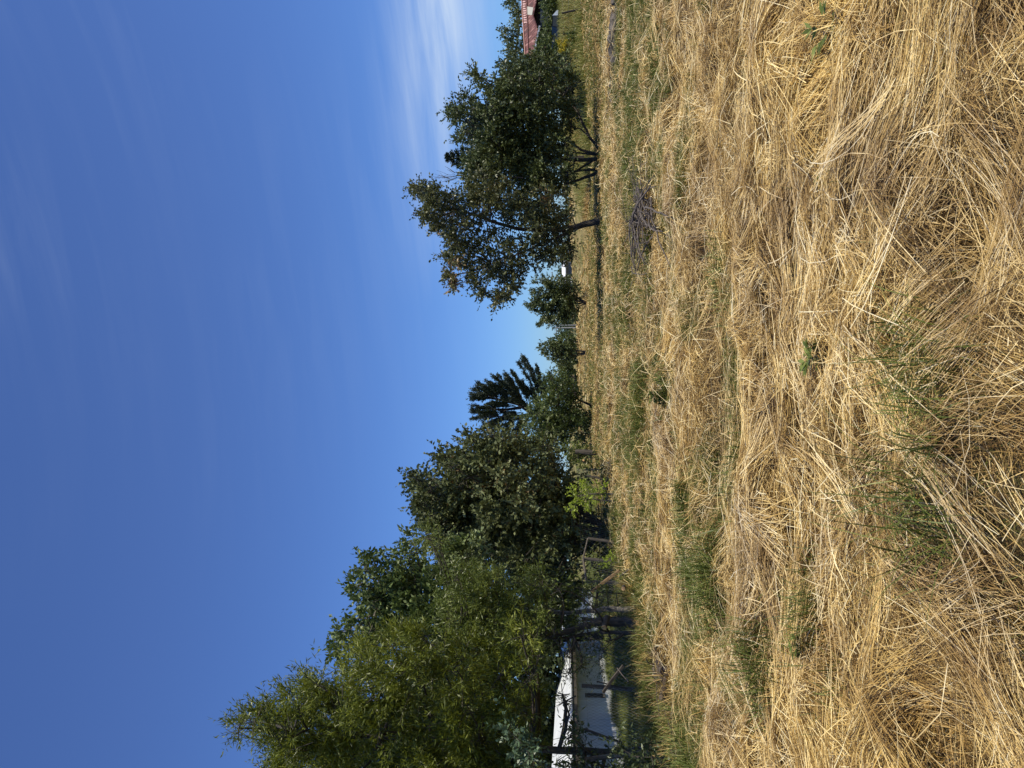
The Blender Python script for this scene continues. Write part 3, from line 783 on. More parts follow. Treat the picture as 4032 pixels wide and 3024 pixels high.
# trees around the barn
tree("orchard_tree", "loose-leaved tree rising behind the red barn roof", "tree", 92,
     [(1990,115,10),(2000,150,14),(2010,185,16),(2015,235,14),(2030,200,22),(2035,160,22),(2030,110,20),(2040,75,22),(2030,35,20),(2015,5,16),(2040,0,24),(2055,130,26),(2060,190,26),(2065,240,22),(2060,60,24),(2020,-40,30),(2050,-90,40),(2075,270,24)],
     MT['darkgreen'], 1.8, 0.8, 11, 0.26, 0.17, [(0.15, [(2260, 130), (2120, 130), (2040, 140)])], depth=1.8, tint=0.55, dup=2, sil=.6)
tree("barnyard_tree", "leafy tree half covering the left end of the red barn", "tree", 57,
     [(2120,245,24),(2130,200,22),(2145,160,18),(2140,280,36),(2165,230,36),(2175,180,24),(2190,260,40),(2195,210,30),(2215,290,32),(2225,240,26),(2100,280,30),(2245,290,24),(2080,300,30)],
     MT['bushl'], 6, 0.5, 11, 0.17, 0.12, [(0.09, [(2290, 250), (2220, 240), (2160, 230)])], depth=1.2, tint=0.45, dup=2, sil=.4)
tree("orchard_tree", "dark leafy tree between the barn's left end and the big multi-stem thicket", "tree", 52,
     [(1985,255,12),(2005,290,22),(2030,320,36),(2040,270,26),(2075,290,38),(2080,340,44),(2120,310,46),(2130,370,46),(2165,330,44),(2170,390,40),(2210,310,38),(2210,370,40),(2240,340,30),(2245,400,30),(2110,250,26),(2150,260,30),(2060,330,40),(2000,320,24),(2090,370,44),(2140,340,40),(2190,350,40),(2250,310,30),(2030,370,36)],
     MT['darkgreen'], 6, 0.5, 11, 0.17, 0.12, [(0.1, [(2290, 320), (2200, 320), (2110, 310)])], depth=1.5, tint=0.45, dup=2, sil=.4)
tree("hedge_bush", "low green hedge in front of the red barn, behind the parked dark cars", "bush", 71.6,
     [(2160,y,22) for y in range(-90, 180, 34)] + [(2180,y,20) for y in (-80,-40,0,20,150,170)] + [(2198,y,18) for y in (-70,-30,5,20,108,150)],
     MT['bushl'], 9, 0.45, 10, 0.18, 0.12, [], depth=0.9, tint=0.6, dup=2)
tree("yellow_shrub", "small bright yellow shrub by the right-hand fence posts", "shrub", 53,
     [(2212,172,9),(2222,180,11),(2215,190,9),(2228,168,8),(2232,188,8)], MT['yellow'], 26, 0.28, 10, 0.12, 0.09, [(0.02, [(2285, 185), (2230, 178)])], depth=0.3, tint=0.55, limb_r=.012)
tree("flowering_shrub", "yellow-leaved sprigs showing in the dark shade under the barnyard trees", "shrub", 50,
     [(2212,318,9),(2205,330,8),(2218,335,8),(2195,322,6)], MT['yellow'], 16, 0.28, 9, 0.11, 0.08, [(0.02, [(2280, 325), (2220, 325)])], depth=0.3, tint=0.4, limb_r=.012)
tree("verge_shrub", "low green shrub growing against the second fence post from the right", "shrub", 52,
     [(2250,120,14),(2262,135,16),(2255,155,16),(2272,150,14),(2245,145,12),(2270,170,14)], MT['willow'], 16, 0.3, 9, 0.13, 0.07, [(0.02, [(2290, 145), (2255, 145)])], depth=0.4, tint=0.4, limb_r=.012)
tree("lime_shrub", "bright lime-green sunlit shrub against the wire fence in front of the dense tree", "shrub", 22.0,
     [(2258,1930,16),(2275,1950,24),(2285,1915,20),(2300,1968,22),(2310,1912,20),(2330,1955,22),(2345,1925,22),(2368,1945,22),(2380,1920,16),(2265,1985,16),(2320,1995,14),(2250,2010,10)],
     MT['lime'], 95, 0.17, 10, 0.055, 0.04, [(0.03, [(2425, 1945), (2330, 1945), (2280, 1955)]), (0.025, [(2422, 1975), (2350, 1968), (2290, 1962)])], bark='bark_grey', depth=0.35, tint=0.5, dup=1, limb_r=.012)
tree("lime_shrub", "tiny bright lime-green shrub between the leaning fence posts under the dense tree", "shrub", 21.5,
     [(2395,2200,12),(2410,2190,12),(2385,2215,9),(2420,2205,10)], MT['lime'], 150, 0.13, 9, 0.045, 0.033, [(0.012, [(2450, 2198), (2400, 2200)])], bark='bark_grey', depth=0.2, tint=0.45, limb_r=.008)
tree("climbing_vine", "bluish glossy large-leaved vine hanging at the left edge in front of the acacia", "vine", 11.8,
     [(2000,2870,24),(2030,2905,28),(2065,2915,26),(2050,2960,30),(2085,2985,28),(2110,2945,20),(2100,3030,40),(2140,3060,40)],
     MT['vine'], 40, 0.22, 8, 0.075, 0.045, [(0.02, [(2600, 3090), (2300, 3060), (2120, 3010), (2030, 2900)])], depth=0.3, tint=0.55, limb_r=.012)
tree("understory_shrub", "dark shaded undergrowth bush beneath the trees at the left edge of the field", "shrub", 13.5,
     [(2300,2985,50),(2380,3020,60),(2450,2990,46),(2290,2900,30),(2320,3080,80),(2450,3100,80),(2520,3010,34),(2260,3030,40),(2270,2880,26)],
     MT['darkgreen'], 45, 0.3, 9, 0.09, 0.045, [(0.03, [(2620, 3020), (2420, 3030), (2300, 2990)])], depth=0.6, tint=0.35, limb_r=.015)
tree("understory_shrub", "black-green bush added to stand in for shade behind the wire mesh panels", "shrub", 29,  # added dark leaves give the blackness under the round tree
     [(2285,2130,50),(2330,2180,44),(2290,2240,50),(2340,2290,44),(2285,2340,46),(2340,2130,40),(2390,2180,34),(2390,2280,30),(2240,2290,40),(2345,2040,36),(2360,2380,30)],
     MT['darkgreen'], 7, 0.4, 10, 0.13, 0.08, [(0.04, [(2420, 2200), (2330, 2210)])], depth=1.0, tint=0.25, limb_r=.02)
tree("understory_shrub", "low dark bush added in place of shadow over the earth bank at the left picture edge", "shrub", 11.6,  # dark leaves put in where the field edge lies in shadow
     [(2470,2960,42),(2530,2990,46),(2590,3010,40),(2550,2920,30),(2610,2960,26),(2470,3040,56),(2570,3080,60),(2420,2930,34),(2640,3030,24)],
     MT['darkgreen'], 55, 0.24, 9, 0.07, 0.035, [(0.02, [(2660, 2990), (2520, 2980)])], depth=0.4, tint=0.35, limb_r=.012)
tree("understory_shrub", "green sprouting undergrowth around the cut trunk stubs and pale thin trunk", "shrub", 18.5,
     [(2240,2300,24),(2280,2310,28),(2330,2300,30),(2370,2350,30),(2300,2370,28),(2340,2420,26),(2400,2300,28),(2420,2380,24),(2290,2560,30),(2340,2600,24),(2380,2640,20),(2430,2440,20),(2260,2480,26),(2310,2500,20),(2270,2420,30),(2250,2340,30),(2420,2540,26),(2390,2250,24),(2440,2600,20)],
     MT['willow'], 60, 0.3, 10, 0.075, 0.024, [(0.02, [(2480, 2340), (2350, 2330), (2260, 2310)])], depth=0.6, tint=0.3, limb_r=.012)
tree("understory_shrub", "very dark leafy bush added to deepen the shade behind the lime shrub", "shrub", 27.5,  # undergrowth added so the hollow below the round crown goes dark
     [(2290,2020,34),(2330,2060,38),(2300,2100,36),(2360,2100,34),(2350,2010,30),(2390,2050,26),(2300,2160,24),(2330,1850,24),(2300,1880,26)],
     MT['darkgreen'], 12, 0.35, 9, 0.10, 0.06, [(0.03, [(2400, 2060), (2330, 2070)])], depth=0.8, tint=0.3, limb_r=.015)

# dark conifer behind the right-hand thicket
def spire(name, label, D, px_top, px_base, py, wpx, group=None):
    root = thing(name, label, "tree", group=group)
    top = at(px_top, py, D); base = at(px_base, py, D)
    H = top.z - base.z
    mb = MB(); mb.tube([base, base.lerp(top, .5), top], [0.16, 0.1, 0.02], 7); 
    Bs, Ds = [], []
    z = 0.25
    while z < 0.99:
        rad = wpx / F * D * (1 - z) ** 0.8 * random.uniform(0.7, 1.15) + 0.08
        for k in range(9):
            a = random.uniform(0, 6.283)
            n = 70
            t = rng.rand(n)
            o = base.lerp(top, z)
            d = np.array([math.cos(a), math.sin(a), -0.12 + 0.35 * z])
            P = np.array(o) + d * (t * rad)[:, None] + rng.randn(n, 3) * 0.06
            Bs.append(P); Ds.append(d + rng.randn(n, 3) * 0.6)
            mb.tube([o, o + Vector(d) * rad * .9], [0.025, 0.008], 3, cap=False)
        z += 0.35 / H
    B = np.concatenate(Bs); Dd = np.concatenate(Ds); n = len(B)
    V, Q = leaf_quads(B, Dd, 0.17 * (0.6 + .7 * rng.rand(n)), 0.06 * (0.7 + .6 * rng.rand(n)))
    np_mesh("crown", V, Q, np.clip(0.4 + rng.randn(n) * .2, 0, 1), MT['conifer'], root)
    mb.build("trunk", MT['bark_dark'], root)
spire("spruce_tree", "dark pointed conifer top poking out above the right-hand thicket", 50, 1750, 2300, 622, 170)

# 6 the lacy conifer in the distance
def cedar():
    D = 88
    root = thing("cypress_tree", "tall black-green lacy conifer with upswept limbs, far behind the willow bushes", "tree")
    mb = MB(); Bs, Ds, Ts = [], [], []
    trunk = [at(2290, 1640, D), at(2200, 1635, D), at(2090, 1622, D), at(2040, 1590, D), at(1960, 1572, D), at(1880, 1560, D)]
    fork = [at(2050, 1605, D), at(2000, 1612, D + 1), at(1940, 1612, D + 1), at(1880, 1610, D + 1)]
    third = [at(2110, 1625, D), at(2060, 1635, D), at(2000, 1640, D - 1), at(1900, 1640, D - 1)]
    mb.tube(trunk, [.42, .36, .30, .22, .14, .05], 8); mb.tube(fork, [.2, .15, .1, .04], 6); mb.tube(third, [.2, .15, .1, .04], 6)
    # limb tips in the picture survey: start -> tip
    limbs = [((2130,1620),(2068,1425),1.5),((2120,1610),(2110,1460),1),((2150,1620),(2165,1480),1.6),((2140,1610),(2140,1500),1.2),((2080,1615),(2010,1478),1),((2090,1615),(2045,1500),1),((2060,1600),(1978,1480),1),
             ((2060,1600),(1995,1505),.8),((2040,1590),(1935,1490),1.2),((2020,1585),(1950,1520),1),((2000,1580),(1905,1505),1.2),((1980,1578),(1925,1530),1),((1960,1570),(1880,1520),1.2),((1940,1570),(1865,1545),1.3),
             ((1930,1565),(1870,1560),1.2),((1940,1570),(1862,1585),1.2),((1960,1610),(1868,1612),1.4),((1960,1612),(1872,1632),1.3),((2000,1612),(1895,1655),1.4),((2010,1625),(1925,1670),1.4),((2020,1630),(1910,1688),1.2),
             ((2040,1635),(1975,1685),1.1),((2060,1630),(2020,1690),1.2),((2080,1630),(2040,1665),1.1),((2050,1640),(1985,1655),1.0),((2030,1600),(1960,1590),1),((2050,1600),(1985,1560),.9),((2100,1620),(2030,1560),.9),
             ((2120,1620),(2085,1535),1),((2150,1625),(2110,1570),1),((2060,1625),(1990,1640),1.2),((2000,1590),(1920,1600),1),((1990,1575),(1900,1550),1.2),((2170,1630),(2190,1530),1)]
    for (a, b, th) in limbs * 3:
        j = random.uniform(-2.2, 2.2)
        p0 = at(a[0], a[1], D); p1 = at(b[0] + random.uniform(-22, 22), b[1] + random.uniform(-20, 20), D + j)
        path = curve_path(p0, p1, 0.08, 8, 0.05)
        mb.tube(path, [.06 * (1 - .8 * i / 8) for i in range(9)], 4, cap=False)
        L = (p1 - p0).length
        nt_ = int(15 * L)
        for q in range(nt_):
            t = random.uniform(0.42, 1.0)
            i = min(int(t * 8), 7); p = path[i].lerp(path[i + 1], t * 8 - i)
            d = (path[i + 1] - path[i]).normalized()
            n = 16
            td = np.array(d) * 0.9 + rng.randn(3) * 0.42; td[2] += 0.2
            tl = 0.30 * th * random.uniform(.5, 1.1)
            tt = rng.rand(n)
            Bs.append(np.array(p) + td * (tt * tl)[:, None] + rng.randn(n, 3) * 0.06)
            Ds.append(td + rng.randn(n, 3) * 0.5)
            Ts.append(np.full(n, random.uniform(.2, .7)))
    B = np.concatenate(Bs); Dd = np.concatenate(Ds); n = len(B)
    V, Q = leaf_quads(B, Dd, 0.20 * (0.6 + .7 * rng.rand(n)), 0.08 * (0.7 + .6 * rng.rand(n)))
    np_mesh("crown", V, Q, np.clip(np.concatenate(Ts) + rng.randn(n) * .1, 0, 1), MT['conifer'], root)
    mb.build("trunk", mat('black_bark', base=(.022, .018, .015), rough=.95), root, smooth=True)
cedar()

# far belt of trees closing the field
far = [("distant_tree", "far rounded green tree directly behind the slender lone tree", 120, [(2190,1345,22),(2205,1375,24),(2225,1340,26),(2235,1380,28),(2215,1400,22),(2250,1350,24),(2195,1365,16)]),
       ("distant_tree", "far low tree just left of the slender lone tree, touching a darker hedge", 125, [(2215,1430,20),(2235,1440,24),(2225,1460,18),(2248,1415,22),(2250,1460,20)]),
       ("distant_tree", "far hedge-like tree beside the distant brown shed wall", 130, [(2215,1490,14),(2230,1500,18),(2240,1480,20),(2250,1510,20),(2222,1520,14),(2245,1540,20),(2230,1560,14)]),
       ("distant_tree", "far pale green tree immediately left of the paired utility poles", 170, [(2215,1290,14),(2225,1270,16),(2235,1300,18),(2245,1275,18),(2250,1310,16),(2240,1255,12),(2225,1305,14)]),
       ("distant_tree", "far dark tree between the paired utility poles and the bushy little tree", 165, [(2225,1225,14),(2238,1215,16),(2248,1235,16),(2235,1200,14),(2250,1200,16),(2248,1180,16)]),
       ("distant_tree", "far dark tree behind the white roofed building", 175, [(2215,1060,14),(2222,1085,14),(2235,1050,18),(2245,1075,18),(2240,1100,16),(2230,1030,16),(2245,1020,18),(2225,1110,14),(2245,1120,16)]),
       ("distant_tree", "far tree seen under the russet tree's crown", 160, [(2235,990,18),(2240,960,18),(2245,930,20),(2245,890,20),(2240,850,20),(2248,810,20),(2245,770,20)]),
       ("distant_tree", "far tree seen through the fan of leaning stems", 160, [(2245,y,22) for y in range(440, 760, 36)])]
for nm, lb, D, sv in far:
    tree(nm, lb, "tree", D, sv, MT['pale'] if 'pale' in lb else MT['bushl'], 0.9, 1.0, 10, 0.42, 0.28, [(0.15, [(2264, sv[0][1]), (2240, sv[0][1])])], depth=3.5, tint=0.45, dup=2, group="trees closing the far end of the field", sil=.3, limb_r=.06)

# ------------------------------------------------------------------ bare sprigs above the right thicket: part of a dead tree
def bare_sprigs():
    D = 36
    root = thing("dead_tree", "bare grey leafless branch tips sticking up between the conifer top and russet tree", "tree")
    mb = MB()
    for a, b in (((2060, 700), (1850, 690)), ((1860, 690), (1715, 702)), ((1860, 692), (1760, 668)), ((1800, 700), (1740, 716)), ((1790, 680), (1752, 655)), ((1770, 702), (1735, 690))):
        p0 = at(a[0], a[1], D); p1 = at(b[0], b[1], D)
        big = a[0] > 2000
        mb.tube(curve_path(p0, p1, 0, 8, .03), [(.03 if big else .02) * (1 - .7 * i / 8) for i in range(9)], 5, cap=False)
    for k in range(26):
        x = random.uniform(1730, 1830); y = 700 + random.uniform(-14, 10)
        p0 = at(x, y, D); p1 = at(x - random.uniform(20, 45), y + random.uniform(-22, 26), D + random.uniform(-.3, .3))
        mb.tube(curve_path(p0, p1, 0, 4, .05), [.008, .007, .006, .005, .004], 3, cap=False)
    mb.build("branches", MT['twig'], root)
bare_sprigs()

# ------------------------------------------------------------------ white shed on the left
def shed():
    root = thing("white_shed", "long low white panelled shed with white roof behind the left trees", "shed")
    def ln(py, D, z):        # point on the facade's vertical plane
        a = (H0 / 2 - py) / F
        return Vector((a * D * 1.0, D, z))
    A = at(2266, 3060, 17.6); A.z = 0
    B = at(2266, 2330, 50.0); B.z = 0
    u = (B - A).normalized(); nrm = Vector((u.y, -u.x, 0)); L = (B - A).length      # nrm points to the field
    zE = 1.40
    def q(s, z, o=0.0): return A + u * s + nrm * o + Vector((0, 0, z))
    mw = MB(); mw.poly([q(0, -0.6), q(L, -0.6), q(L, zE), q(0, zE)], thick=-nrm * 3.0)
    panel = mat('shed_panel', ramp=[(0.3, (0.60, 0.61, 0.63)), (0.7, (0.74, 0.75, 0.77))], noise=(1.2, (1, 1, .4)), rough=0.6)
    mw.build("wall", panel, root)
    white = mat('white_joint', base=(0.80, 0.80, 0.80), rough=0.5)
    for i in range(46):
        s = 0.25 + i * 0.62
        if 6.9 < s < 7.35: continue
        j = MB(); j.poly([q(s, -0.5, .012), q(s + .05, -0.5, .012), q(s + .05, zE - .06, .012), q(s, zE - .06, .012)], thick=-nrm * 0.008)
        j.build("joint", white, root)
    roofm = mat('white_roof_sheet', ramp=[(0.35, (0.66, 0.69, 0.72)), (0.7, (0.84, 0.86, 0.88))], noise=(1.5, (1, 1, 1)), rough=0.4)
    r = MB(); r.poly([q(-.3, zE + .05, .32), q(L + .3, zE + .05, .32), q(L + .3, zE + .62, -1.5), q(-.3, zE + .62, -1.5)], thick=(0, 0, .035))
    r.poly([q(-.3, zE + .62, -1.503), q(L + .3, zE + .62, -1.503), q(L + .3, zE + .05, -3.4), q(-.3, zE + .05, -3.4)], thick=(0, 0, .035))
    r.build("roof", roofm, root)
    fb = MB(); fb.poly([q(-.2, zE - .10, .30), q(L, zE - .10, .30), q(L, zE + .045, .30), q(-.2, zE + .045, .30)], thick=-nrm * 0.05)
    fb.build("fascia_board", MT['wood_grey'], root)
    # dark window, with frame
    s0 = 6.95
    w = MB(); w.poly([q(s0, .45, .02), q(s0 + .32, .45, .02), q(s0 + .32, .98, .02), q(s0, .98, .02)], thick=-nrm * .012)
    wo_ = w.build("window", mat('dark_glass', base=(0.012, 0.011, 0.010), rough=0.5, spec=0.2), root)
    f = MB()
    for (a0, a1, z0, z1) in ((s0 - .05, s0, .40, 1.03), (s0 + .32, s0 + .37, .40, 1.03), (s0, s0 + .32, .98, 1.03), (s0, s0 + .32, .40, .45)):
        f.poly([q(a0, z0, .035), q(a1, z0, .035), q(a1, z1, .035), q(a0, z1, .035)], thick=-nrm * .03)
    f.build("window_frame", MT['wood_grey'], wo_)
shed()

# ------------------------------------------------------------------ wire fence on the left
def wire_mesh(mb, a, b, z0, z1, step=0.10, r=0.0028):
    """diamond mesh between two ground points"""
    a = Vector(a); b = Vector(b); L = (b - a).length; H = z1 - z0
    u = (b - a) / L
    n = int((L + H) / step)
    for sgn in (1, -1):
        for i in range(n + 1):
            s = i * step - (H if sgn > 0 else 0)
            p0 = [s, 0.0]; p1 = [s + sgn * H, H]
            # clip to 0..L
            pts = []
            for (ss, zz) in (p0, p1): pts.append([ss, zz])
            def clip(p, q_):
                if p[0] < 0: t = (0 - p[0]) / (q_[0] - p[0]); return [0, p[1] + t * (q_[1] - p[1])]
                if p[0] > L: t = (L - p[0]) / (q_[0] - p[0]); return [L, p[1] + t * (q_[1] - p[1])]
                return p
            if max(p0[0], p1[0]) <= 0 or min(p0[0], p1[0]) >= L: continue
            c0 = clip(p0, p1); c1 = clip(p1, p0)
            if abs(c0[0] - c1[0]) < .02: continue
            mb.tube([a + u * c0[0] + Vector((0, 0, z0 + c0[1])), a + u * c1[0] + Vector((0, 0, z0 + c1[1]))], r, 3, cap=False)

def left_fence():
    root = thing("wire_fence", "rusty diamond wire mesh fence on weathered posts running along the left tree line", "fence")
    # posts: (top px, top py, base px, base py, D, r)
    posts = [((2300, 2990), (2560, 2960), 13.4, .05), ((2290, 2700), (2520, 2720), 16.0, .05), ((2295, 2440), (2480, 2430), 18.6, .045), ((2310, 2290), (2470, 2300), 20.2, .05), ((2296, 2200), (2445, 2215), 22.5, .055),
             ((2315, 2120), (2440, 2140), 23.0, .05), ((2303, 1962 - 88), (2385, 1885), 33, .05), ((2300, 1850), (2372, 1850), 38, .05)]
    pts = []
    for (t, b, D, r) in posts:
        p = MB(); B = at(b[0], b[1], D); T = at(t[0], t[1], D); B.z = min(B.z, float(ground_h(B.x, B.y)) - .05)
        p.tube([B, B.lerp(T, .5) + Vector((.01, 0, 0)), T], [r, r * .95, r * .85], 8)
        p.build("post", MT['wood_grey'], root)
        pts.append((B, T))
    mb = MB()
    for (B0, T0), (B1, T1) in zip(pts[:-1], pts[1:]):
        a = Vector((B0.x + .06, B0.y, 0)); b = Vector((B1.x + .06, B1.y, 0))
        wire_mesh(mb, a, b, 0.05, 1.2, 0.13 if a.y < 20 else 0.24, 0.0019 if a.y < 20 else 0.0016)
        for z in (0.06, 0.62, 1.2):
            mb.tube([a + Vector((0, 0, z)), b + Vector((0, 0, z))], .0022, 3, cap=False)
    mb.build("wire_mesh", MT['wire'], root)
    # top rail on the darker middle bays
    rl = MB(); rl.tube([pts[3][1], pts[4][1], pts[5][1]], .03, 6); rl.build("top_rail", MT['wood_grey'], root)
left_fence()

def beam(name, label, cat, a, b, D0, D1, r, m, square=True):
    o = MB(); p0 = at(a[0], a[1], D0); p1 = at(b[0], b[1], D1)
    o.tube([p0, p0.lerp(p1, .5) + Vector((0, 0, .01)), p1], [r, r * 1.05, r * .95], 4 if square else 8)
    return tag(o.build(name, m), label, cat)
beam("leaning_beam", "light brown plank leaning against the wire fence below the lime shrub", "plank", (2330, 2330), (2440, 2245), 19.6, 19.3, .045, MT['wood_warm'])
beam("leaning_beam", "dark plank leaning diagonally in front of the white shed wall", "plank", (2375, 2725), (2455, 2620), 15.0, 14.8, .035, MT['bark_dark'])
beam("fallen_branch", "thin dark branch crossing behind the leaning plank on the shed wall", "branch", (2350, 2683), (2470, 2712), 15.4, 15.6, .012, MT['bark_dark'], False)
beam("fallen_branch", "long dark branch sloping down through the shade at the left edge", "branch", (2300, 2870), (2450, 2925), 13.6, 13.4, .022, MT['bark_dark'], False)
beam("fallen_branch", "pale dry branch poking out of the weeds below the shed window", "branch", (2430, 2630), (2475, 2685), 14.6, 14.2, .010, MT['twig'], False)
beam("fallen_branch", "pale dead stick lying across weeds under the light brown plank", "branch", (2440, 2270), (2480, 2240), 18.6, 18.0, .014, MT['twig'], False)

def stub(label, px, py, D, r, L, dx):
    root = thing("cut_branch", label, "cut branch", group="sawn branch stubs by the curved trunk")
    p = at(px, py, D); d = Vector(dx).normalized()
    m = MB(); m.tube([p - d * L, p - d * L * .5, p], [r * 1.1, r * 1.03, r], 12); m.build("bark", MT['bark_dark'], root, smooth=False)
    e = MB(); e.tube([p + d * .001, p + d * .014], [r * .93, r * .90], 12); e.build("cut_face", MT['cut_wood'], root)
stub("large orange sawn branch end, nearest the ground on the curved trunk's right side", 2514, 2455, 15.7, .055, .5, (.25, -1, .15))
stub("pair-like lower orange sawn end left of the trunk foot", 2530, 2493, 15.6, .05, .45, (-.1, -1, .1))
stub("small orange sawn end just above the lowest one at the trunk foot", 2520, 2482, 15.75, .03, .4, (.1, -1, .3))
stub("bright orange sawn stub halfway up, left of the curved trunk", 2378, 2470, 16.0, .06, .35, (-.35, -1, .25))
stub("pale cream sawn end lying in the weeds right of the pale thin trunk", 2454, 2318, 17.2, .045, .6, (.2, -1, .1))
stub("small pale sawn end higher in the weeds beside fence mesh", 2446, 2213, 20.0, .03, .5, (.3, -1, .1))
stub("tiny cream sawn end on the far brush heap beneath the dense tree", 2297, 1812, 34, .05, .8, (.2, -1, .1))

# weathered stump / sign far left-centre
o = MB(); p = at(2283, 1782, 37); o.tube([p + Vector((0, 0, -.6)), p + Vector((.03, 0, -.2)), p + Vector((.05, 0, .05)), p + Vector((.02, 0, .22))], [.13, .12, .10, .11], 9)
tag(o.build("tree_stump", MT['wood_grey']), "short grey-pink barrel-shaped stump beside the small pale upright bush", "stump")

# soil hollow edge: rough clods where the field meets the shade
def clods(name, label, px, py, n, spread, cat="debris pile", m=None, stick=0, s=.09):
    root = thing(name, label, cat)
    c = at(px, py, gd(px))
    for k in range(n):
        mb = MB(); x = c.x + random.gauss(0, spread[0]); y = c.y + random.gauss(0, spread[1])
        z = float(ground_h(x, y)) + random.uniform(.03, .08)
        r = s * random.uniform(.4, 1.2)
        pts = [Vector((x, y, z)) + Vector((random.uniform(-1, 1), random.uniform(-1, 1), random.uniform(-.2, .6))) * r for _ in range(3)]
        mb.tube(pts, [r * .35, r * .6, r * .3], 6); mb.build("bark_slab" if name == "bark_pile" else "earth_clod", m or MT['wood_grey'], root)
    if stick:
        for k in range(stick):
            sb = MB(); x = c.x + random.gauss(0, spread[0]); y = c.y + random.gauss(0, spread[1]); a = random.uniform(0, 6.28); L = random.uniform(.3, 1.0)
            z = float(ground_h(x, y)) + random.uniform(.03, .2)
            p0 = Vector((x, y, z)); p1 = p0 + Vector((math.cos(a) * L, math.sin(a) * L, random.uniform(-.05, .22)))
            sb.tube(curve_path(p0, p1, -.04, 5, .08), [.013 * (1 - .7 * i / 5) for i in range(6)], 4, cap=False)
            sb.build("stick", MT['twig'], root)
soil = mat('dark_soil', ramp=[(0.3, (0.035, 0.026, 0.02)), (0.7, (0.12, 0.09, 0.07))], noise=(8, (1, 1, 1)), rough=1)
clods("soil_heap", "dark crumbly earth bank showing at the edge of the straw on the left", 2620, 2640, 60, (.25, .5), "earth bank", soil, 6, .12)
clods("soil_heap", "second dark earth bank nearer the left edge below the trees", 2655, 2860, 60, (.25, .4), "earth bank", soil, 6, .12)
clods("bark_pile", "grey heap of bark slabs and rotten wood on the grass at right", 2445, 150, 46, (1.1, .45), "bark pile", MT['wood_grey'], 40, .26)
clods("bark_pile", "small grey heap of woody litter left of the bark slab heap", 2430, 290, 22, (.7, .35), "bark pile", MT['wood_grey'], 26, .14)

# ------------------------------------------------------------------ brush pile in the field
def brush_pile():
    root = thing("brush_pile", "tangle of bare grey fallen branches lying on the straw right of centre", "brush pile")
    B = [((2515, 880), (2580, 770), .020), ((2515, 885), (2560, 790), .013), ((2512, 890), (2570, 760), .012), ((2555, 740), (2610, 800), .022), ((2600, 830), (2670, 910), .016), ((2635, 815), (2720, 855), .015),
         ((2530, 900), (2630, 1040), .012), ((2545, 860), (2580, 1060), .013), ((2560, 880), (2575, 990), .010), ((2570, 820), (2568, 950), .014), ((2585, 790), (2640, 690), .013), ((2500, 890), (2520, 885), .030),
         ((2575, 770), (2540, 800), .010), ((2580, 780), (2640, 850), .010), ((2580, 1040), (2550, 1085), .012), ((2590, 1050), (2630, 1075), .009), ((2560, 800), (2600, 870), .008), ((2530, 700), (2560, 740), .007),
         ((2570, 960), (2610, 950), .012), ((2560, 900), (2600, 930), .009)]
    D0 = gd(2600)
    B = [(a, b, r * 0.95) for a, b, r in B]
    B += [((2580 + random.uniform(-60, 50), 860 + random.uniform(-130, 160)), (2580 + random.uniform(-70, 70), 860 + random.uniform(-170, 200)), random.uniform(.006, .011)) for _ in range(26)]
    B += [((2585 + random.uniform(-50, 40), 850 + random.uniform(-100, 120)), (2585 + random.uniform(-70, 80), 850 + random.uniform(-190, 220)), random.uniform(.012, .019)) for _ in range(14)]
    for a, b, r in B:
        p0 = at(a[0], a[1], gd(max(a[0], 2590)) - .0); p1 = at(b[0], b[1], gd(max(b[0], 2590)))
        for p in (p0, p1): p.z = float(ground_h(p.x, p.y)) + .14 + random.uniform(0, .16)
        o = MB(); o.tube(curve_path(p0, p1, -.05, 7, .05), [r * 1.25 * (1 - .55 * i / 7) for i in range(8)], 6); o.build("branch", MT['twig'], root, smooth=True)
    c = at(2570, 850, gd(2590)); 
    for k in range(95):
        t = MB(); a = random.uniform(0, 6.28); L = random.uniform(.15, .6)
        p0 = Vector((c.x + random.gauss(0, .5), c.y + random.gauss(0, .35), 0)); p0.z = float(ground_h(p0.x, p0.y)) + random.uniform(.12, .32)
        p1 = p0 + Vector((math.cos(a) * L, math.sin(a) * L * .7, random.uniform(-.05, .3)))
        t.tube(curve_path(p0, p1, 0, 3, .08), [.006, .005, .004, .003], 3, cap=False)
        t.build("twig", MT['twig'], root)
brush_pile()

# ------------------------------------------------------------------ weeds
def weed(label, px, py, n, L, w, h=.12):
    root = thing("weed", label, "weed")
    c = at(px, py, gd(px)); z = float(ground_h(c.x, c.y)) + .06
    Bs, Ds = [], []
    st = MB()
    for k in range(n):
        a = random.uniform(0, 6.283); rr = random.uniform(.02, .09) * (L / .08)
        hh = random.uniform(.3, 1) * h
        b = Vector((c.x + math.cos(a) * rr, c.y + math.sin(a) * rr, z + hh))
        st.tube([Vector((c.x, c.y, z - .06)), b], [.002, .0015], 3, cap=False)
        for s in (-.6, 0, .6):
            Bs.append(tuple(b)); Ds.append((math.cos(a + s), math.sin(a + s), .25))
    B = np.array(Bs); Dd = np.array(Ds); m = len(B)
    V, Q = leaf_quads(B, Dd, L * (.7 + .6 * rng.rand(m)), w * (.7 + .6 * rng.rand(m)), up=3)
    np_mesh("leaves", V, Q, np.clip(.55 + rng.randn(m) * .2, 0, 1), MT['willow'], root)
    st.build("stems", MT['green'], root)
weed("dark lobed-leaf weed in the bare straw right in the middle of the foreground", 3385, 1405, 16, .06, .028, .09)
weed("bright small-leaved weed beside the tall spiky grass in mid field", 2690, 1565, 40, .06, .045, .22)
weed("dark narrow-leaved seedling near the picture's right foreground corner", 3370, 100, 9, .09, .025)
weed("small seedling with pale strap leaves right of the foreground straw sheaf", 3335, 655, 5, .09, .018, .05)
weed("feathery light green weed low in the straw on the left foreground", 3265, 2545, 22, .04, .02, .08)

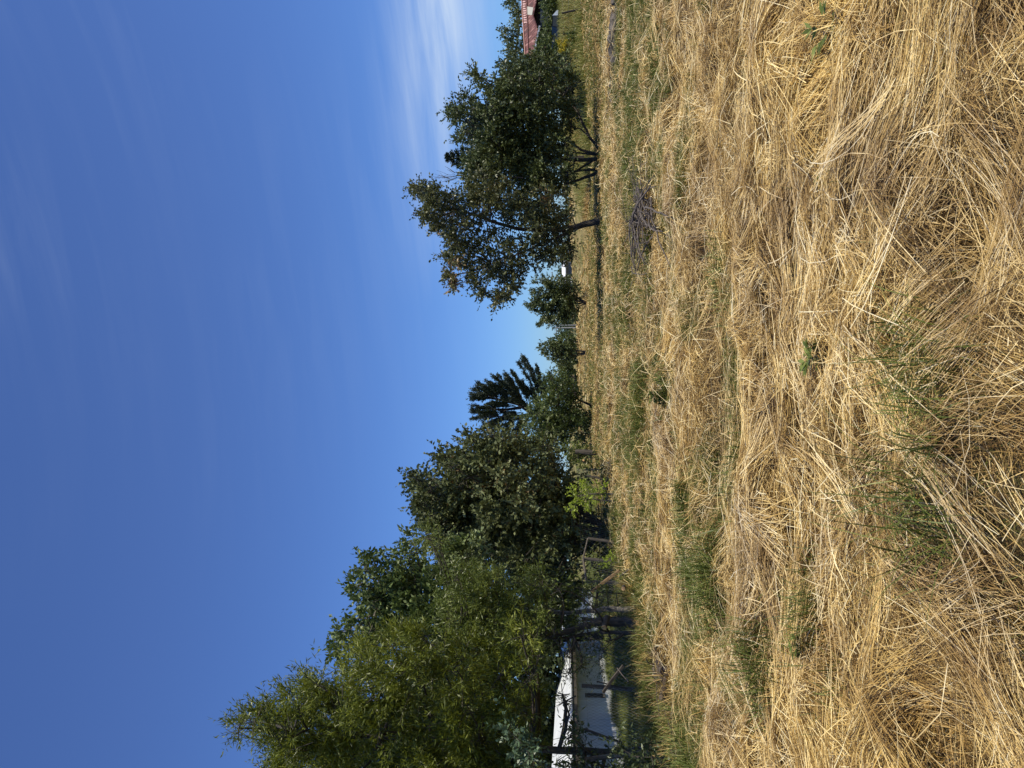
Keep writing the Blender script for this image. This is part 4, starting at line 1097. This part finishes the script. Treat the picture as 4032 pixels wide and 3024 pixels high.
# ------------------------------------------------------------------ red barn
def barn():
    root = thing("red_barn", "barn with rusty red sheet-metal roof and dark open gable at the right edge", "barn")
    D = 74
    def rp(px, py):          # point on the front roof slope: eave nearer, ridge farther
        t = (px - 2055) / 60.0
        return at(px, py, D + 3.2 - 3.2 * t)
    rm = bpy.data.materials.new("rusty_red_roof"); rm.use_nodes = True
    t = rm.node_tree; b = t.nodes["Principled BSDF"]; b.inputs["Roughness"].default_value = 0.6
    tcn = t.nodes.new("ShaderNodeTexCoord"); mp = t.nodes.new("ShaderNodeMapping"); mp.inputs["Scale"].default_value = (2.2, .3, .6)
    n = t.nodes.new("ShaderNodeTexNoise"); n.inputs["Scale"].default_value = 2.5; n.inputs["Detail"].default_value = 7
    cr = t.nodes.new("ShaderNodeValToRGB"); e = cr.color_ramp.elements; e.new(.6)
    e[0].position = .36; e[0].color = (.06, .022, .018, 1); e[1].position = .52; e[1].color = (.14, .038, .03, 1); e[2].position = .66; e[2].color = (.36, .19, .16, 1)
    t.links.new(tcn.outputs["Object"], mp.inputs[0]); t.links.new(mp.outputs[0], n.inputs["Vector"]); t.links.new(n.outputs[0], cr.inputs[0]); t.links.new(cr.outputs[0], b.inputs["Base Color"])
    r = MB()
    r.poly([rp(2056, -120), rp(2064, 60), rp(2073, 215), rp(2100, 222), rp(2119, 115), rp(2101, 62), rp(2113, 0), rp(2130, -120)], thick=(0, .03, .10))
    ro = r.build("roof", rm, root)
    # ridge cap, seam, faded strip, patch
    c = MB(); c.tube([rp(2055, -120) + Vector((0, 0, .1)), rp(2063, 60) + Vector((0, 0, .1)), rp(2073, 215) + Vector((0, 0, .1))], .10, 6); c.build("ridge_cap", mat('ridge_metal', base=(.33, .12, .09), rough=.5), ro)
    c = MB(); c.tube([rp(2074, -120) + Vector((0, -.05, .12)), rp(2082, 60) + Vector((0, -.05, .12)), rp(2086, 215) + Vector((0, -.05, .12))], .04, 5); c.build("roof_seam", mat('seam_metal', base=(.12, .04, .03), rough=.6), ro)
    pm = mat('faded_roof_patch', base=(.42, .40, .34), rough=.6)
    pq = MB(); pq.poly([q_ + Vector((0, -.06, .10)) for q_ in (rp(2079, 26), rp(2080, 58), rp(2099, 60), rp(2104, 30))], thick=(0, .02, .03))
    tag(pq.build("roof_patch", pm, ro), label="grey-green corrugated replacement sheet")
    fm = mat('flaked_paint', base=(.58, .36, .33), rough=.7)
    for k in range(15):
        y0 = -40 + k * 9.0; x0 = 2061 + k * .45
        s = MB(); s.poly([q_ + Vector((0, -.07, .11)) for q_ in (rp(x0, y0), rp(x0 + .2, y0 + 3.0 + random.uniform(0, 3)), rp(x0 + random.uniform(9, 14), y0 + 3.5), rp(x0 + random.uniform(8, 13), y0 + .4))], thick=(0, .02, .02))
        s.build("faded_strip", fm, ro)
    # white fascia of the left slope end
    f = MB(); a0 = rp(2100, 222) + Vector((0, -.1, -.03)); a1 = rp(2124, 103) + Vector((0, -.1, -.03))
    f.tube([a0, a1], .11, 4); f.build("fascia_board", mat('white_fascia', base=(.8, .79, .76), rough=.5), root)
    # walls: dark weathered boards under the roof, bluish lean-to panel
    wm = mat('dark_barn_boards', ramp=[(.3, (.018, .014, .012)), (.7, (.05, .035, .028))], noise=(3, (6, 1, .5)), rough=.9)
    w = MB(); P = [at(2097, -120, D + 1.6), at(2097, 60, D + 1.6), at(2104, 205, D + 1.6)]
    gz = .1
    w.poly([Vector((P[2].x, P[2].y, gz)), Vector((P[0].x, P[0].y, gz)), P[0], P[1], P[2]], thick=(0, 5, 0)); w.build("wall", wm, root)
    bm_ = mat('blue_grey_boards', ramp=[(.3, (.03, .04, .045)), (.7, (.07, .09, .10))], noise=(3, (6, 1, .5)), rough=.85)
    l = MB(); l.poly([at(2126, -120, D + .6), at(2128, 105, D + .6), at(2160, 105, D + .6), at(2160, -120, D + .6)], thick=(0, .3, 0)); l.build("lower_wall", bm_, root)
    l = MB(); l.poly([at(2128, 128, D + .5), at(2128, 190, D + .5), at(2165, 190, D + .5), at(2165, 128, D + .5)], thick=(0, .3, 0)); l.build("side_panel", mat('brown_boards', base=(.10, .06, .04), rough=.9), root)
    # back slope so the barn is a solid from elsewhere
    k = MB(); k.poly([rp(2055, -120) + Vector((0, .05, 0)), rp(2073, 215) + Vector((0, .05, 0)), rp(2073, 215) + Vector((0, 6, -2.4)), rp(2055, -120) + Vector((0, 6, -2.4))], thick=(0, 0, .08)); k.build("rear_roof", rm, root)
    return root
barn()

# parked dark vehicles behind the hedge
def vehicle(label, py0, py1, pale):
    D = 68
    root = thing("parked_car", label, "car")
    p0 = at(2212, py1, D); p1 = at(2212, py0, D); L = abs(p1.x - p0.x); c = (p0 + p1) / 2
    zb = float(ground_h(c.x, c.y)); H = at(2172, (py0 + py1) / 2, D).z - zb
    H = max(H, 1.5); W = 1.7; n = 0
    x0, x1 = p0.x, p1.x
    paint = mat('dark_car_paint', base=(.006, .006, .007), rough=.35, spec=.25); glass = mat('car_glass', base=(.02, .022, .025), rough=.08)
    prof = [(x0, .28), (x1, .28), (x1, .58), (x1 - .04 * L, .64), (x1 - .22 * L, .68), (x1 - .34 * L, .96), (x0 + .14 * L, 1.0), (x0 + .02 * L, .66)]
    b = MB(); b.poly([Vector((x, c.y, zb + z * H)) for x, z in prof], thick=(0, W, 0)); b.build("body", paint, root)
    g = MB(); g.poly([Vector((x, c.y - .012, zb + z * H)) for x, z in ((x0 + .08 * L, .69), (x1 - .26 * L, .69), (x1 - .355 * L, .92), (x0 + .16 * L, .95))], thick=(0, .01, 0)); g.build("side_window", glass, root)
    for x in (x0 + .2 * L, x1 - .2 * L):
        for yy in (c.y - .02, c.y + W - .18):
            w = MB(); w.tube([Vector((x, yy, zb + .31)), Vector((x, yy + .2, zb + .31))], .31, 16); w.build("wheel", mat('tyre', base=(.02, .02, .02), rough=.9), root)
    if pale:
        g = MB(); g.poly([Vector((x, c.y - .03, zb + z * H)) for x, z in ((x1 - .30 * L, .70), (x1 - .02 * L, .66), (x1 - .02 * L, .74), (x1 - .30 * L, .96))], thick=(0, W * .9, 0))
        tag(g.build("windscreen", mat('painted_glint_glass', base=(.72, .74, .76), rough=.15, metal=.3), root), label="pale sun-reflecting windscreen")  # reflected sun painted in as a pale base colour on the glass
vehicle("dark car with a windscreen painted pale for sun glint parked behind the hedge by the barn", 38, 112, True)
vehicle("nearly black parked car further left behind the hedge, half hidden by leaves", 128, 172, False)

# right-hand fence
def right_fence():
    root = thing("post_fence", "simple wire fence on dark leaning posts along the right-hand verge", "fence")
    ps = [((2212, 52), (2298, 33), 51), ((2216, 134), (2290, 122), 54), ((2232, 205), (2286, 196), 57), ((2242, 272), (2282, 268), 60), ((2208, -60), (2305, -80), 48)]
    tops = []
    for t, b, D in ps:
        B = at(b[0], b[1], D); T = at(t[0], t[1], D); B.z = min(B.z, float(ground_h(B.x, B.y)) - .05)
        m = MB(); m.tube([B, T], [.075, .06], 7); m.build("post", MT['bark_dark'], root); tops.append((B, T))
    order = [4, 0, 1, 2, 3]
    w = MB()
    for i, j in zip(order[:-1], order[1:]):
        for f in (.45, .7, .95):
            a = tops[i][0].lerp(tops[i][1], f); b = tops[j][0].lerp(tops[j][1], f)
            w.tube(curve_path(a, b, .01, 6, 0), .006, 3, cap=False)
    w.build("wire", MT['wire'], root)
right_fence()

# white roofed building and tarp far behind the russet tree
def far_building():
    root = thing("farm_building", "far small building with bright white roof under the russet tree's left side", "building")
    D = 135
    w = MB(); a = at(2226, 1120, D + 1); b = at(2226, 1030, D + 1)
    w.poly([Vector((a.x, a.y, -.1)), Vector((b.x, b.y, -.1)), b, a], thick=(0, 5, 0)); w.build("wall", mat('grey_farm_wall', base=(.16, .17, .18), rough=.9), root)
    r = MB(); r.poly([at(2229, 1124, D), at(2228, 1060, D), at(2228, 1026, D), at(2214, 1030, D + 4), at(2215, 1075, D + 4), at(2221, 1100, D + 4)], thick=(0, 0, .12)); r.build("roof", mat('white_far_roof', base=(.85, .86, .88), rough=.5), root)
    t = MB(); t.tube([at(2238, 1086, 110), at(2255, 1118, 108)], [.13, .13], 6)
    tag(t.build("white_pole", mat('white_pipe', base=(.85, .85, .85), rough=.4)), "white slanting pipe leaning on the ground in front of the far white-roofed building", "pipe")
far_building()
o = MB(); a = at(2244, 1478, 140); b = at(2244, 1560, 140)
o.poly([Vector((b.x, b.y, -.1)), Vector((a.x, a.y, -.1)), a, b], thick=(0, 3, 0))
tag(o.build("brick_wall", mat('brown_far_wall', base=(.14, .10, .08), rough=.9)), "low brown wall at the far end of the field left of the lone slender tree", "wall")

# utility poles
def pole(label, top, base, D, arm=True, r=.13):
    root = thing("utility_pole", label, "utility pole", group="utility poles on the horizon")
    T = at(top[0], top[1], D); B = at(base[0], base[1], D); B.z = -.1
    m = MB(); m.tube([B, T], [r, r * .7], 7); m.build("pole", mat('concrete_pole', base=(.36, .36, .36), rough=.8) if 'pale' in label else MT['wood_grey'], root)
    if arm:
        a = MB(); a.box(T + Vector((0, 0, -.25)), (2.4, .12, .12)); a.build("crossarm", MT['wood_grey'], root)
        pm = mat('porcelain', base=(.5, .48, .45), rough=.3)
        for dx in (-1.1, -.4, .4, 1.1):
            i = MB(); i.tube([T + Vector((dx, 0, -.19)), T + Vector((dx, 0, .05))], .05, 6); i.build("insulator", pm, root)
    return T
T1 = pole("pale concrete utility pole with crossarm, the taller of the paired poles", (2186, 1291), (2262, 1290), 150)
pole("short pole without crossarm close beside the taller pale pole's right side", (2200, 1281), (2262, 1280), 155, arm=False, r=.1)
T2 = pole("dark utility pole above the far white-roofed building", (2170, 1095), (2262, 1092), 150)
T3 = pole("small far utility pole with crossarm beside the willow bushes", (2203, 1500), (2262, 1500), 230)
pole("small far utility pole second from the willow bushes, plain topped", (2211, 1515), (2262, 1515), 230, arm=False)
pole("small far utility pole nearest the willow bushes, plain and thin", (2216, 1525), (2262, 1525), 235, arm=False)
wr = MB()
for dz in (0, .0):
    for s in (-1.1, 1.1):
        wr.tube(curve_path(T1 + Vector((s, 0, 0)), T3 + Vector((s, 0, 0)), .035, 16, 0), .014, 3, cap=False)
        wr.tube(curve_path(T1 + Vector((s, 0, 0)), T2 + Vector((s, 0, 0)), .03, 12, 0), .014, 3, cap=False)
tag(wr.build("power_line", MT['wire']), "thin sagging power wires strung between the distant utility poles", "power line")
